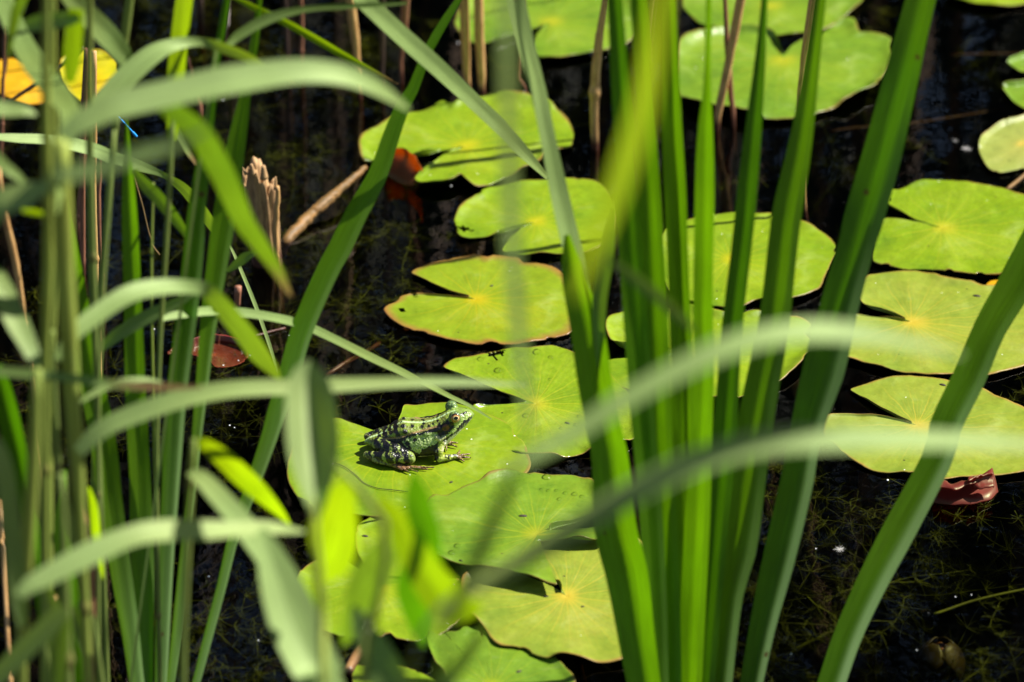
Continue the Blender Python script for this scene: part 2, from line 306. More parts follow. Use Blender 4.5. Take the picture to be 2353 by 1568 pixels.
# ------------------------------------------------------------------ blades and stems
def blade(parent, pts, Y, mat='reed', lit=0.2, ext_top=0.0, ext_bot=False, fold=0.22, dry=(2, 2), k=0, n=44, name='leaf', root=None, edge=None, wax_sheen=0.0):
    """pts: (px,py,width) along the blade; Y: depth plane(s) the blade lies in, start -> end"""
    pts = tf(k, pts)
    if not isinstance(Y, (tuple, list)): Y = (Y, Y)
    lits = lit if isinstance(lit, (tuple, list)) else (lit, lit)
    cum = [0]
    for a, b in zip(pts, pts[1:]): cum.append(cum[-1]+math.hypot(a[0]-b[0], a[1]-b[1]))
    W = []
    for p, c in zip(pts, cum):
        t = c/cum[-1]; yy = np.interp(t, np.linspace(0, 1, len(Y)), Y)
        q = onY(p[0], p[1], yy); d = float(np.dot(q-CAM, FW))
        W.append(np.concatenate([q, [p[2]*PXS*d]]))
    W = np.array(W)
    def extrap(A, B, ln, wend):
        t = norm((A-B)[:3]); return np.concatenate([A[:3]+t*ln, [wend]])
    if ext_top:            # first or last point runs out of the frame: carry the blade on to its own tip
        hi_first = W[0, 2] > W[-1, 2]
        if hi_first: W = np.vstack([extrap(W[0], W[1], ext_top, 0.001), extrap(W[0], W[1], ext_top*0.5, W[0, 3]*0.8), W])
        else: W = np.vstack([W, extrap(W[-1], W[-2], ext_top*0.5, W[-1, 3]*0.8), extrap(W[-1], W[-2], ext_top, 0.001)])
    if ext_bot:            # carry the blade down to its root
        lo_first = W[0, 2] < W[-1, 2]
        A, B = (W[0], W[1]) if lo_first else (W[-1], W[-2])
        t = norm((A-B)[:3])
        if root is None:
            if t[2] > -0.3: t = norm(t*0.5+np.array([0, 0, -1.0]))
            ln = (A[2]+0.06)/(-t[2]); E = A[:3]+t*ln
        else: E = np.array(root)
        mid = (A[:3]+E)/2
        ex = np.array([np.concatenate([E, [A[3]*0.7]]), np.concatenate([mid, [A[3]*0.9]])])
        W = np.vstack([ex, W]) if lo_first else np.vstack([W, ex[::-1]])
    C = catmull(W, n+(10 if ext_bot else 0)); P = C[:, :3]; wd = np.maximum(C[:, 3], 0.0006)
    T = norm(np.gradient(P, axis=0)); V = norm(CAM-P)
    S0 = norm(np.cross(T, V)); N0 = norm(np.cross(S0, T)); N0 *= np.sign(np.sum(N0*V, 1, keepdims=True))
    hi_ = P[:, 2] >= np.percentile(P[:, 2], 40)
    sgn = 1.0 if float(np.mean((S0@SUN)[hi_])) > 0 else -1.0
    n_ = len(P); lv = np.interp(np.linspace(0, 1, n_), np.linspace(0, 1, len(lits)), lits)
    a = lv*R(70)
    Nn = norm(np.cos(a)[:, None]*N0+np.sin(a)[:, None]*S0*sgn)
    S = norm(np.cross(T, Nn)); wd = wd/np.maximum(np.abs(np.sum(S*S0, 1)), 0.4)
    us = np.array([-1, -0.66, -0.36, 0, 0.36, 0.66, 1.0]); sg = 1.0 if float(np.mean(S@SUN)) > 0 else -1.0
    wob = 1+0.02*np.sin(np.arange(n_)*0.45+random.random()*6)
    ln = np.concatenate([[0], np.cumsum(np.linalg.norm(np.diff(P, axis=0), axis=1))])
    VV = []; UV = []; dryv = []; sheen_vals = []
    down = np.linspace(0, 1, n_) if P[0, 2] > P[-1, 2] else np.linspace(1, 0, n_)
    ph = random.random()*6
    for u in us:
        rip = 0.015*np.sin(ln*60+ph+u*2)*wd*abs(u)
        b_ = wax_sheen*smooth01(down, 0.45, 0.9)*(0.5+0.5*u*sg)  # paler foot: wax plus painted sheen, stronger toward the sun
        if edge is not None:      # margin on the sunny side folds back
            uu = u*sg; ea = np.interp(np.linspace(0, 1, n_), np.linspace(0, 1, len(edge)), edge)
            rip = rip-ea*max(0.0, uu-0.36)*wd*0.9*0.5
            b_ = np.maximum(b_, np.clip(ea-0.3, 0, 1.3)/1.3*smooth01(np.full(n_, uu), 0.25, 0.7))  # painted sunlit sheen along the folded margin
        sheen_vals.append(b_+np.zeros(n_))
        VV.append(P+S*(u*wd*0.5*wob)[:, None]+Nn*((fold*(abs(u)-0.5)*wd*0.5)+rip)[:, None])
        UV.append(np.stack([np.full(n_, (u+1)/2), ln*10], 1))
        tt = np.linspace(0, 1, n_)
        dryv.append(smooth01(tt, dry[0], dry[1]) if dry[1] > dry[0] else (1-smooth01(tt, dry[1], dry[0]) if dry[0] > dry[1] else np.zeros(n_)))
    VV = np.array(VV).transpose(1, 0, 2).reshape(-1, 3); UV = np.array(UV).transpose(1, 0, 2).reshape(-1, 2)
    dr = np.array(dryv).T.reshape(-1)
    w = len(us); i = np.arange(n_-1)[:, None]*w+np.arange(w-1)[None, :]
    F = np.stack([i, i+1, i+w+1, i+w], -1).reshape(-1, 4)
    o = mesh_obj(name, VV, F, M[mat], parent, uv=UV)
    at = o.data.attributes.new('dry', 'FLOAT', 'POINT'); at.data.foreach_set('value', dr.astype(np.float32))
    at = o.data.attributes.new('sheen_bloom', 'FLOAT', 'POINT'); at.data.foreach_set('value', np.array(sheen_vals).T.reshape(-1).astype(np.float32))
    return o

def tube_mesh(P, rad, sides=10, caps=True, hollow=0):
    P = np.asarray(P); n = len(P); T = norm(np.gradient(P, axis=0))
    A = np.array([0, 1.0, 0.13]); S = norm(np.cross(T, A)); B = np.cross(T, S)
    th = np.linspace(0, 2*math.pi, sides, endpoint=False)
    V = (P[:, None, :]+rad[:, None, None]*(np.cos(th)[None, :, None]*S[:, None, :]+np.sin(th)[None, :, None]*B[:, None, :])).reshape(-1, 3)
    ln = np.concatenate([[0], np.cumsum(np.linalg.norm(np.diff(P, axis=0), axis=1))])
    UV = np.stack([np.tile(np.abs(np.linspace(-1, 1, sides)), n), np.repeat(ln*10, sides)], 1)
    F = []
    for i in range(n-1):
        for j in range(sides):
            k = (j+1) % sides
            F.append((i*sides+j, i*sides+k, (i+1)*sides+k, (i+1)*sides+j))
    if caps:
        F.append(tuple(range(sides))[::-1]); F.append(tuple((n-1)*sides+j for j in range(sides)))
    return V, F, UV
def stem(parent, pts, Y, mat='stem', ext_top=0.0, to_ground=False, k=0, n=30, name='stem', nodes=(), wobble=0.0, sub=0.0, hollow=False, sides=10):
    pts = tf(k, pts)
    if not isinstance(Y, (tuple, list)): Y = (Y, Y)
    W = []
    for q, p in enumerate(pts):
        t = q/(len(pts)-1); yy = np.interp(t, np.linspace(0, 1, len(Y)), Y)
        w = onY(p[0], p[1], yy); d = float(np.dot(w-CAM, FW)); W.append(np.concatenate([w, [p[2]*PXS*d*0.5]]))
    W = np.array(W)
    if W[0, 2] < W[-1, 2]: W = W[::-1]          # top first
    if ext_top:
        t = norm((W[0]-W[1])[:3]); W = np.vstack([np.concatenate([W[0, :3]+t*ext_top, [W[0, 3]*0.7]]), W])
    if to_ground:
        t = norm((W[-1]-W[-2])[:3]); t = norm(t+np.array([0, 0, -0.6]))
        W = np.vstack([W, np.concatenate([W[-1, :3]+t*((W[-1, 2]+0.07)/(-t[2])), [W[-1, 3]]])])
    if sub:
        W = np.vstack([W, np.concatenate([W[-1, :3]+np.array([0.004, 0, -sub]), [W[-1, 3]*0.9]])])
    C = catmull(W, n); rad = np.maximum(C[:, 3], 0.00035)
    P = C[:, :3]+(RNG.random((n, 3))-0.5)*wobble
    if hollow:
        P = np.vstack([P[:1]+np.array([0, 0, -0.010]), P[:1], P]); rad = np.concatenate([[rad[0]*0.55], [rad[0]*0.62], rad])
    V, F, UV = tube_mesh(P, rad, sides)
    o = mesh_obj(name, V, F, M[mat], parent, uv=UV)
    at = o.data.attributes.new('dry', 'FLOAT', 'POINT'); at.data.foreach_set('value', np.zeros(len(V), dtype=np.float32))
    for fr in nodes:
        i = int(fr*(n-1)); r = rad[i]
        zz = np.array([-1.6, -0.7, 0, 0.7, 1.6])*r; pr = np.array([1.0, 1.22, 1.35, 1.2, 1.0])*r
        t = norm(P[min(i+1, n-1)]-P[max(i-1, 0)])
        V2, F2, UV2 = tube_mesh(P[i][None]+t[None]*zz[:, None], pr, sides, caps=False)
        o2 = mesh_obj('node', V2, F2, M[mat], parent, uv=UV2)
        at = o2.data.attributes.new('dry', 'FLOAT', 'POINT'); at.data.foreach_set('value', np.full(len(V2), 0.35, dtype=np.float32))
    return o
def plant(name, px, py, Y, label, cat, group=None):
    q = onY(px, py, Y); return tag(empty(name, (q[0], q[1], 0.0)), label, cat, group)

# ------------------------------------------------------------------ setting
def grid_sheet(name, x0, x1, y0, y1, nx, ny, zf, mat):
    xs, ys = np.linspace(x0, x1, nx), np.linspace(y0, y1, ny); X, Y_ = np.meshgrid(xs, ys)
    V = np.stack([X.ravel(), Y_.ravel(), zf(X.ravel(), Y_.ravel())], 1)
    i = np.arange(ny-1)[:, None]*nx+np.arange(nx-1)[None, :]
    F = np.stack([i, i+1, i+nx+1, i+nx], -1).reshape(-1, 4)
    return mesh_obj(name, V, F, mat)
def bedz(x, y):
    z = -0.16-0.05*np.sin(x*7+1)*np.sin(y*5)-0.02*np.sin(x*23)*np.sin(y*19+2)
    bank = smooth01(-y, 0.62, 1.05); far = smooth01(y, 2.0, 3.0)
    return z*(1-np.maximum(bank, far))+np.maximum(bank, far)*(0.04+0.02*np.sin(x*9)*np.sin(y*8))
tag(grid_sheet('pond_bed', -3, 3, -0.9, 2.6, 60, 50, bedz, M['mud']), kind='structure')
def groundz(x, y): return 0.045+0.02*np.sin(x*5)*np.sin(y*4)+np.where(y < 0, 0.0, 0.0)
tag(grid_sheet('bank', -30, 30, -30, -0.88, 80, 60, groundz, M['soil']), kind='structure')
tag(grid_sheet('far_bank', -60, 60, 2.55, 120, 60, 60, lambda x, y: groundz(x, y)*0.9, M['soil']), kind='structure')
tag(grid_sheet('left_bank', -30, -2.95, -0.9, 2.6, 20, 20, lambda x, y: groundz(x, y)*0.8, M['soil']), kind='structure')
tag(grid_sheet('right_bank', 2.95, 30, -0.9, 2.6, 20, 20, lambda x, y: groundz(x, y)*0.8, M['soil']), kind='structure')

def water_mat():
    m, nt, out = newmat('pond_water')
    geo = N(nt, 'ShaderNodeNewGeometry')
    n1 = N(nt, 'ShaderNodeTexNoise', Scale=22.0, Detail=2.0); n2 = N(nt, 'ShaderNodeTexNoise', Scale=90.0, Detail=2.0)
    L(nt, geo.outputs['Position'], n1.inputs['Vector']); L(nt, geo.outputs['Position'], n2.inputs['Vector'])
    h = math_(nt, 'ADD', n1.outputs[0], math_(nt, 'MULTIPLY', n2.outputs[0], 0.16))
    b = N(nt, 'ShaderNodeBump', Strength=0.5, Distance=0.0009); L(nt, h, b.inputs['Height'])
    fr = N(nt, 'ShaderNodeFresnel', IOR=1.33); L(nt, b.outputs[0], fr.inputs['Normal'])
    t = N(nt, 'ShaderNodeBsdfTransparent', Color=(0.86, 0.84, 0.70, 1))
    g = N(nt, 'ShaderNodeBsdfGlossy', Roughness=0.015); L(nt, b.outputs[0], g.inputs['Normal'])
    mx = N(nt, 'ShaderNodeMixShader'); L(nt, fr.outputs[0], mx.inputs[0]); L(nt, t.outputs[0], mx.inputs[1]); L(nt, g.outputs[0], mx.inputs[2])
    L(nt, mx.outputs[0], out.inputs['Surface'])
    va = N(nt, 'ShaderNodeVolumeAbsorption', Color=(0.55, 0.56, 0.20, 1), Density=34.0)
    L(nt, va.outputs[0], out.inputs['Volume'])
    return m
wx, wy0, wy1, wz = 2.9, -0.86, 2.45, -0.45
V = [(-wx, wy0, 0), (wx, wy0, 0), (wx, wy1, 0), (-wx, wy1, 0), (-wx, wy0, wz), (wx, wy0, wz), (wx, wy1, wz), (-wx, wy1, wz)]
F = [(0, 1, 2, 3), (7, 6, 5, 4), (0, 4, 5, 1), (1, 5, 6, 2), (2, 6, 7, 3), (3, 7, 4, 0)]
tag(mesh_obj('water', V, F, water_mat(), smooth=False), kind='structure')

# far reeds and wood that the water mirrors
def many_blades(name, n, xr, yr, zr, wr, mat, lean=0.12):
    Vs = []; Fs = []
    for q in range(n):
        x, y = random.uniform(*xr), random.uniform(*yr); h = random.uniform(*zr); w = random.uniform(*wr)
        a = random.uniform(-0.9, 0.9); lx, ly = random.gauss(0, lean)*h, random.gauss(0, lean)*h
        b = len(Vs); s = 5
        for t in np.linspace(0, 1, s):
            ww = w*(1-t**2)+0.0005; cx, cy = x+lx*t*t, y+ly*t*t; dx, dy = math.cos(a)*ww/2, math.sin(a)*ww/2
            Vs += [(cx-dx, cy-dy, h*t), (cx+dx, cy+dy, h*t)]
        Fs += [(b+2*i, b+2*i+1, b+2*i+3, b+2*i+2) for i in range(s-1)]
    return mesh_obj(name, Vs, Fs, mat)
M['oldreed'] = simple('old_reed_bed', (0.24, 0.13, 0.06), 0.6)
tag(many_blades('old_reed_bed', 90, (-0.9, 0.55), (0.64, 1.3), (0.35, 1.3), (0.004, 0.011), M['oldreed'], 0.06), kind='stuff')
tag(many_blades('far_reed_bed', 900, (-2.6, 2.6), (1.5, 3.4), (0.9, 2.3), (0.012, 0.03), M['farreed']), kind='stuff')
def leaf_cloud(name, n, xr, yr, zr, s, mat):
    c = np.stack([RNG.uniform(*xr, n), RNG.uniform(*yr, n), RNG.uniform(*zr, n)], 1)
    keep = fbm(c*1.1, 2) > 0.372; c = c[keep]; n = len(c)
    a, b = norm(RNG.normal(size=(n, 3))), norm(RNG.normal(size=(n, 3)))
    sz = s*RNG.uniform(0.5, 1.3, (n, 1))
    V = np.stack([c-a*sz, c+b*sz*0.5, c+a*sz, c-b*sz*0.5], 1).reshape(-1, 3)
    return mesh_obj(name, V, np.arange(4*n).reshape(-1, 4), mat, smooth=False)
tag(leaf_cloud('far_wood', 34000, (-9, 9), (6.0, 9.0), (0.1, 8.5), 0.16, M['farleaf']), kind='stuff')

# ------------------------------------------------------------------ pond weed under the surface
def weed():
    Vs = []; Fs = []; nv = 0
    th = np.array([0, 2.1, 4.2])
    def fil(P, r0):
        nonlocal nv
        n = len(P); T = norm(np.gradient(P, axis=0)); S = norm(np.cross(T, np.array([0.3, 0.2, 1.0]))); B = np.cross(T, S)
        r = r0*np.linspace(1, 0.35, n)
        V = (P[:, None, :]+r[:, None, None]*(np.cos(th)[None, :, None]*S[:, None, :]+np.sin(th)[None, :, None]*B[:, None, :])).reshape(-1, 3)
        Vs.append(V)
        i = np.arange(n-1)[:, None]*3; j = np.arange(3)[None, :]
        Fs.append(np.stack([i+j, i+(j+1) % 3, i+3+(j+1) % 3, i+3+j], -1).reshape(-1, 4)+nv); nv += len(V)
    def whorl(c, ax, n, ln):
        a = norm(np.cross(ax, np.array([0.1, 0.9, 0.3]))); b = np.cross(ax, a)
        for q in range(n):
            t = q/n*6.283+random.uniform(-.3, .3)
            d = norm(math.cos(t)*a+math.sin(t)*b+ax*random.uniform(-0.1, 0.9)); l = ln*random.uniform(0.6, 1.3)
            s = np.linspace(0, 1, 5)[:, None]; bend = np.array([random.gauss(0, .35), random.gauss(0, .35), random.uniform(-.2, .45)])
            fil(c+d*l*s+bend*l*s*s, random.uniform(0.00009, 0.00019))
    cnt = 0
    while cnt < 760:
        x, y = random.uniform(-0.42, 0.42), random.uniform(-0.55, 0.66)
        dens = 0.16
        if x > 0.10 and y < -0.14: dens = 1.0
        elif x < -0.12 and y < 0.12: dens = 0.75
        elif x < -0.05: dens = 0.65
        if x > 0.18 and y > 0.0: dens = 0.14
        if random.random() > dens*(0.25+1.5*smooth01(float(vnoise(np.array([[x*14+3, y*14+5, 2.0]]))[0]), 0.35, 0.62)): continue
        cnt += 1
        z = -0.003-abs(random.gauss(0, 0.034)) if y < 0.0 else -0.012-abs(random.gauss(0, 0.035)); z = max(z, -0.12)
        ax = norm(np.array([random.gauss(0, 1), random.gauss(0, 1), random.uniform(-0.1, 1.0)])); c = np.array([x, y, z])
        nw = random.randint(3, 7); step = random.uniform(0.010, 0.020)
        path = [c]
        for q in range(nw):
            ax = norm(ax+np.array([random.gauss(0, .25), random.gauss(0, .25), random.gauss(0, .12)])); nx = path[-1]+ax*step
            nx[2] = min(nx[2], -0.0015); path.append(nx)
        fil(catmull(np.array(path), 14), random.uniform(0.00025, 0.0004))
        for q, pnt in enumerate(path[1:]):
            whorl(pnt, ax, random.randint(9, 14), random.uniform(0.006, 0.016))
    V = np.vstack(Vs); V[:, 2] = np.minimum(V[:, 2], 0.0006)
    return mesh_obj('pond_weed', V, np.vstack(Fs), M['weed'])
tag(weed(), kind='stuff')

# ------------------------------------------------------------------ lily pads
GP = 'lily pads floating on the pond'
def pad(label, k, pts, c, z=3.0, mat='pad_a', tilt=(0, 0), rag=0.0, curl=1.0, und=2.0, holes=(), sag=None, name='lily_pad', group=GP, cat='lily pad', stalk=True, bumps=(), zmin=0.0009):
    """pts: traced rim; c: where the stalk joins; z mm above the water"""
    pts = [p[:2] for p in tf(k, pts)]; c = tf(k, [c])[0][:2]
    P = np.array([list(p) for p in pts], float)
    Q = np.vstack([P, P[:1]]); seg = np.linalg.norm(np.diff(Q, axis=0), axis=1); s = np.concatenate([[0], np.cumsum(seg)])
    Mn = 260; t = np.linspace(0, s[-1], Mn, endpoint=False)
    nP = len(P); out = []
    for v in t:
        i = min(np.searchsorted(s, v, side='right')-1, nP-1); u = (v-s[i])/max(seg[i], 1e-6)
        a, b, cc, d = P[(i-1) % nP], P[i], P[(i+1) % nP], P[(i+2) % nP]
        cr = 0.5*((2*b)+(-a+cc)*u+(2*a-5*b+4*cc-d)*u*u+(-a+3*b-3*cc+d)*u**3); lin = b+(cc-b)*u
        out.append(cr*0.75+lin*0.25)
    out = np.array(out); c = np.array(c)
    rs = random.random()*50
    ang_i = np.arange(Mn)
    # fine unevenness and bites taken out of the rim
    rn = (fbm(np.stack([ang_i*0.11+rs, np.full(Mn, rs), ang_i*0], 1), 3)-0.5)
    loop = np.minimum(ang_i, Mn-ang_i)/12.0; rn *= np.clip(loop, 0, 1)
    sc_ = 1+rn*0.030
    rad = np.linalg.norm(out-c, axis=1)
    for q in range(int(rag*9)+1):
        m = random.randrange(Mn); w = random.uniform(1.5, 4.5); dep = random.uniform(0.01, 0.045)*min(1.0, 0.4+rag)
        dd = np.abs(ang_i-m); dd = np.minimum(dd, Mn-dd)
        sc_ = sc_-dep*np.clip(1-(dd/w)**2, 0, 1)**0.6*(rad > np.median(rad)*0.5)
    if rag > 0: sc_ = sc_-rag*0.03*np.abs(fbm(np.stack([ang_i*0.9+rs, np.full(Mn, rs), ang_i*0], 1), 2)-0.5)
    out = c+(out-c)*sc_[:, None]
    z0 = z*1e-3
    C3 = onZ(c[0], c[1], z0); rim = np.array([onZ(p[0], p[1], z0) for p in out])
    tl = np.array([tilt[0], tilt[1]])
    zz = z0+(rim[:, :2]-C3[:2])@tl
    rim = np.array([onZ(p[0], p[1], q) for p, q in zip(out, zz)])
    D = rim[:, :2]-C3[:2]
    fr = np.array([0.015, 0.05, 0.1, 0.16, 0.23, 0.31, 0.39, 0.47, 0.55, 0.63, 0.71, 0.78, 0.84, 0.89, 0.93, 0.965, 0.985, 1.0])
    nr = len(fr)
    XY = C3[:2][None, None]+fr[:, None, None]*D[None]           # rings, around
    pos = np.concatenate([XY.reshape(-1, 2), np.zeros((nr*Mn, 1))], 1)
    f2 = np.repeat(fr, Mn)
    zt = z0+(pos[:, :2]-C3[:2])@tl
    wav = (fbm(pos*38+rs, 3)-0.5)*2
    zt = zt+1e-3*und*wav*smooth01(f2, 0.05, 0.5)
    an = np.tile(np.cumsum(np.concatenate([[0], np.linalg.norm(np.diff(out, axis=0), axis=1)])), nr)
    cn = fbm(np.stack([an*0.011+rs, np.full(len(an), rs+3), an*0], 1), 2)
    zt = zt+1e-3*curl*2.6*smooth01(cn, 0.42, 0.70)*smooth01(f2, 0.87, 1.0)*1.25-1e-3*0.9*smooth01(cn, 0.45, 0.2)*smooth01(f2, 0.85, 1)
    for (bk, bx, by, br, bh) in bumps:
        q = tf(bk, [(bx, by)])[0]; bp = onZ(q[0], q[1], z0)
        dd = np.linalg.norm(pos[:, :2]-bp[:2], axis=1)/(br*1e-3); zt = zt+bh*1e-3*np.exp(-dd*dd)
    zt = np.maximum(zt, zmin)
    pos[:, 2] = zt
    top = np.vstack([pos, [[C3[0], C3[1], z0-0.0004]]]); nt_ = len(top)
    bot = top.copy(); bot[:, 2] -= 0.0007
    V = np.vstack([top, bot])
    UVt = np.concatenate([np.stack([np.tile(ang_i/Mn, nr), f2], 1), [[0.5, 0.0]]])
    UV = np.vstack([UVt, UVt])
    quads = []; hol = []
    for hk, hx, hy, hr in holes:
        q = tf(hk, [(hx, hy)])[0]; hol.append((onZ(q[0], q[1], z0)[:2], hr*1e-3))
    def inhole(p):
        return any(np.linalg.norm((p-h)*np.array([1, 0.8]))*(1+0.5*math.sin(6*math.atan2(p[1]-h[1], p[0]-h[0]))) < r for h, r in hol)
    F = []; nn = nr*Mn
    for r in range(nr-1):
        for j in range(Mn):
            j2 = (j+1) % Mn; a, b, c_, d = r*Mn+j, r*Mn+j2, (r+1)*Mn+j2, (r+1)*Mn+j
            if hol and inhole((pos[a, :2]+pos[c_, :2])/2): continue
            F.append((a, b, c_, d)); F.append((nt_+d, nt_+c_, nt_+b, nt_+a))
    for j in range(Mn):
        j2 = (j+1) % Mn
        F.append((nn, j2, j)); F.append((nt_+nn, nt_+j, nt_+j2))
        a, b = (nr-1)*Mn+j, (nr-1)*Mn+j2
        F.append((a, b, nt_+b, nt_+a))
    # make sure upper faces look up
    area = 0.5*np.sum(rim[:, 0]*np.roll(rim[:, 1], -1)-rim[:, 1]*np.roll(rim[:, 0], -1))
    if area > 0: F = [tuple(reversed(q)) for q in F]
    e = tag(empty(name, (C3[0], C3[1], 0.0)), label, cat, group)
    o = mesh_obj('leaf_blade', V, F, M[mat], e, uv=UV)
    if stalk:
        P_ = catmull(np.array([[C3[0], C3[1], z0-0.0012], [C3[0]+0.004, C3[1]+0.006, -0.03], [C3[0]+0.03*random.uniform(-1, 1), C3[1]+0.02, -0.10], [C3[0]+0.06*random.uniform(-1, 1), C3[1]+0.03, -0.17]]), 12)
        V2, F2, UV2 = tube_mesh(P_, np.full(12, 0.0022), 8)
        mesh_obj('stalk', V2, F2, M['redstem'], e, uv=UV2)
    return e

pad('heart shaped pad with chewed red edge, notch open to the left, alone mid pond', 5,
    [(905, 460), (800, 425), (700, 380), (600, 330), (540, 297), (590, 260), (690, 225), (800, 205), (930, 196), (1060, 205), (1200, 210), (1240, 235), (1330, 245), (1440, 262), (1530, 330), (1590, 410), (1615, 500), (1590, 600), (1540, 670), (1420, 705), (1280, 740), (1120, 752), (950, 748), (800, 730), (640, 690), (520, 650), (420, 590), (365, 545), (400, 510), (440, 478), (470, 450), (600, 440), (760, 450), (890, 462)],
    (945, 466), 3.0, 'pad_red', rag=1.0, curl=0.5, holes=[(5, 480, 535, 2.2), (5, 560, 445, 1.6)])
pad('wet shiny pad with bitten upper edge and long notch, beneath the heart shaped pad', 5,
    [(1265, 1108), (1150, 1060), (1000, 1005), (850, 940), (738, 895), (820, 840), (950, 815), (1030, 800), (1100, 785), (1200, 765), (1300, 770), (1420, 752), (1520, 775), (1650, 850), (1800, 950), (1930, 1080), (1985, 1230), (1940, 1350), (1800, 1395), (1600, 1440), (1480, 1460), (1290, 1465), (1150, 1430), (1050, 1350), (960, 1250), (930, 1150), (1050, 1130), (1180, 1118)],
    (1320, 1120), 1.9, 'pad_wet', rag=0.35, curl=1.3, und=1.1, holes=[(5, 1055, 808, 3.2), (5, 1105, 797, 2.4)])
pad('bright lime pad on which the frog sits', 0,
    [(893, 1000), (850, 992), (808, 972), (772, 960), (720, 965), (685, 1000), (662, 1055), (664, 1110), (690, 1152), (740, 1172), (800, 1182), (870, 1190), (990, 1190), (1110, 1160), (1190, 1110), (1219, 1074), (1212, 1042), (1200, 1012), (1179, 982), (1150, 962), (1117, 949), (1080, 938), (1035, 928), (985, 926), (955, 930), (929, 930), (922, 952), (910, 978)],
    (915, 1010), 4.4, 'pad_a', rag=0.3, curl=0.3, und=0.7, tilt=(0, 0))
pad('large green pad dotted with water drops, raised lower edge casting shade', 8,
    [(1410, 605), (1500, 574), (1600, 540), (1725, 500), (1705, 390), (1680, 312), (1560, 268), (1420, 257), (1260, 240), (1130, 250), (1000, 280), (870, 342), (770, 392), (680, 388), (640, 430), (615, 530), (620, 640), (655, 750), (700, 800), (850, 835), (1000, 858), (1200, 890), (1330, 920), (1455, 948), (1370, 830), (1295, 725), (1340, 676), (1500, 672), (1745, 675), (1770, 640), (1740, 590), (1600, 596), (1500, 602)],
    (1330, 640), 11.0, 'pad_b', rag=0.35, curl=1.3, tilt=(0, -0.04))
pad('yellowish pad with pale veins, lower right of the drop dotted pad', 8,
    [(1485, 1003), (1420, 880), (1330, 690), (1360, 655), (1480, 640), (1700, 650), (1900, 660), (2010, 720), (2060, 900), (2075, 1100), (2040, 1250), (1980, 1350), (1860, 1420), (1700, 1437), (1550, 1430), (1400, 1415), (1290, 1380), (1200, 1338), (1100, 1330), (1045, 1290), (1000, 1230), (950, 1192), (890, 1155), (862, 1090), (845, 1000), (870, 930), (1000, 880), (1200, 880), (1400, 955)],
    (1515, 1025), 4.5, 'pad_y', rag=0.3, curl=1.5)
pad('green pad with a bite in its top edge, at the bottom of the picture', 8,
    [(640, 1280), (650, 1222), (725, 1228), (745, 1245), (830, 1240), (870, 1215), (950, 1212), (985, 1280), (1000, 1240), (1060, 1230), (1180, 1260), (1300, 1330), (1400, 1398), (1480, 1450), (1560, 1550), (1600, 1680), (1500, 1820), (1200, 1880), (900, 1830), (790, 1650), (740, 1500), (690, 1450), (650, 1360)],
    (1050, 1600), 2.0, 'pad_b', rag=0.5, curl=1.0)
pad('smooth lime pad behind the blurred shoot, left of the yellowish pad', 8,
    [(-150, 860), (-60, 800), (60, 770), (180, 830), (265, 878), (400, 900), (600, 925), (790, 910), (880, 990), (895, 1100), (830, 1210), (720, 1262), (640, 1278), (580, 1302), (460, 1308), (420, 1285), (390, 1292), (300, 1290), (180, 1280), (60, 1260), (0, 1242), (-70, 1195), (-160, 1080), (-180, 960)],
    (330, 960), 3.0, 'pad_a', rag=0.6, curl=0.6)
pad('half hidden pad with speckled left lobe, under the drop dotted pad', 8,
    [(370, 520), (300, 532), (262, 560), (225, 580), (190, 640), (197, 740), (225, 810), (268, 876), (400, 985), (600, 1020), (820, 1000), (890, 860), (820, 680), (640, 560), (480, 505)],
    (560, 760), 2.0, 'pad_a', rag=0.4, curl=0.5)
pad('small bright pad in the bottom margin beside a bent straw', 8,
    [(165, 1495), (190, 1458), (285, 1465), (310, 1448), (360, 1438), (450, 1450), (560, 1490), (690, 1555), (760, 1650), (640, 1760), (380, 1740), (200, 1640)],
    (450, 1600), 3.0, 'pad_a', rag=0.6)
pad('broad pad crossed by blade shadows, with orange folded leaf at its left', 2,
    [(855, 920), (740, 940), (650, 965), (560, 985), (450, 1000), (300, 1015), (240, 1028), (214, 960), (222, 890), (262, 838), (350, 778), (430, 730), (520, 693), (620, 678), (730, 626), (790, 655), (850, 630), (960, 618), (1080, 600), (1240, 615), (1380, 650), (1480, 700), (1545, 780), (1562, 850), (1545, 910), (1480, 950), (1390, 985), (1340, 1045), (1220, 1090), (1130, 1120), (1040, 1162), (940, 1180), (850, 1140), (790, 1165), (700, 1172), (600, 1165), (562, 1140), (640, 1070), (720, 990), (800, 938)],
    (885, 915), 3.5, 'pad_a', rag=0.3, curl=1.6)
pad('pad with a yellow centre and a white torn tip, just above the heart pad', 2,
    [(1290, 1400), (1250, 1412), (1150, 1442), (1050, 1472), (900, 1490), (840, 1485), (806, 1420), (830, 1340), (880, 1280), (960, 1230), (1050, 1180), (1200, 1150), (1400, 1130), (1550, 1113), (1680, 1130), (1760, 1180), (1805, 1260), (1822, 1350), (1810, 1450), (1760, 1535), (1650, 1580), (1500, 1598), (1300, 1600), (1180, 1592), (1112, 1570), (1170, 1485), (1230, 1425)],
    (1325, 1390), 2.5, 'pad_a', rag=0.4, curl=0.9, holes=[(2, 870, 1435, 3.0)])
pad('shadow striped pad at the top edge, left of the lone tall stalk', 2,
    [(1385, 146), (1290, 168), (1180, 205), (1060, 256), (960, 270), (880, 232), (815, 170), (830, 100), (870, 0), (1000, -80), (1300, -130), (1600, -130), (1850, -70), (1980, 30), (1990, 150), (1940, 230), (1800, 295), (1650, 340), (1480, 370), (1330, 350), (1302, 290), (1325, 215), (1370, 165)],
    (1420, 138), 3.5, 'pad_b', rag=0.4, curl=1.0)
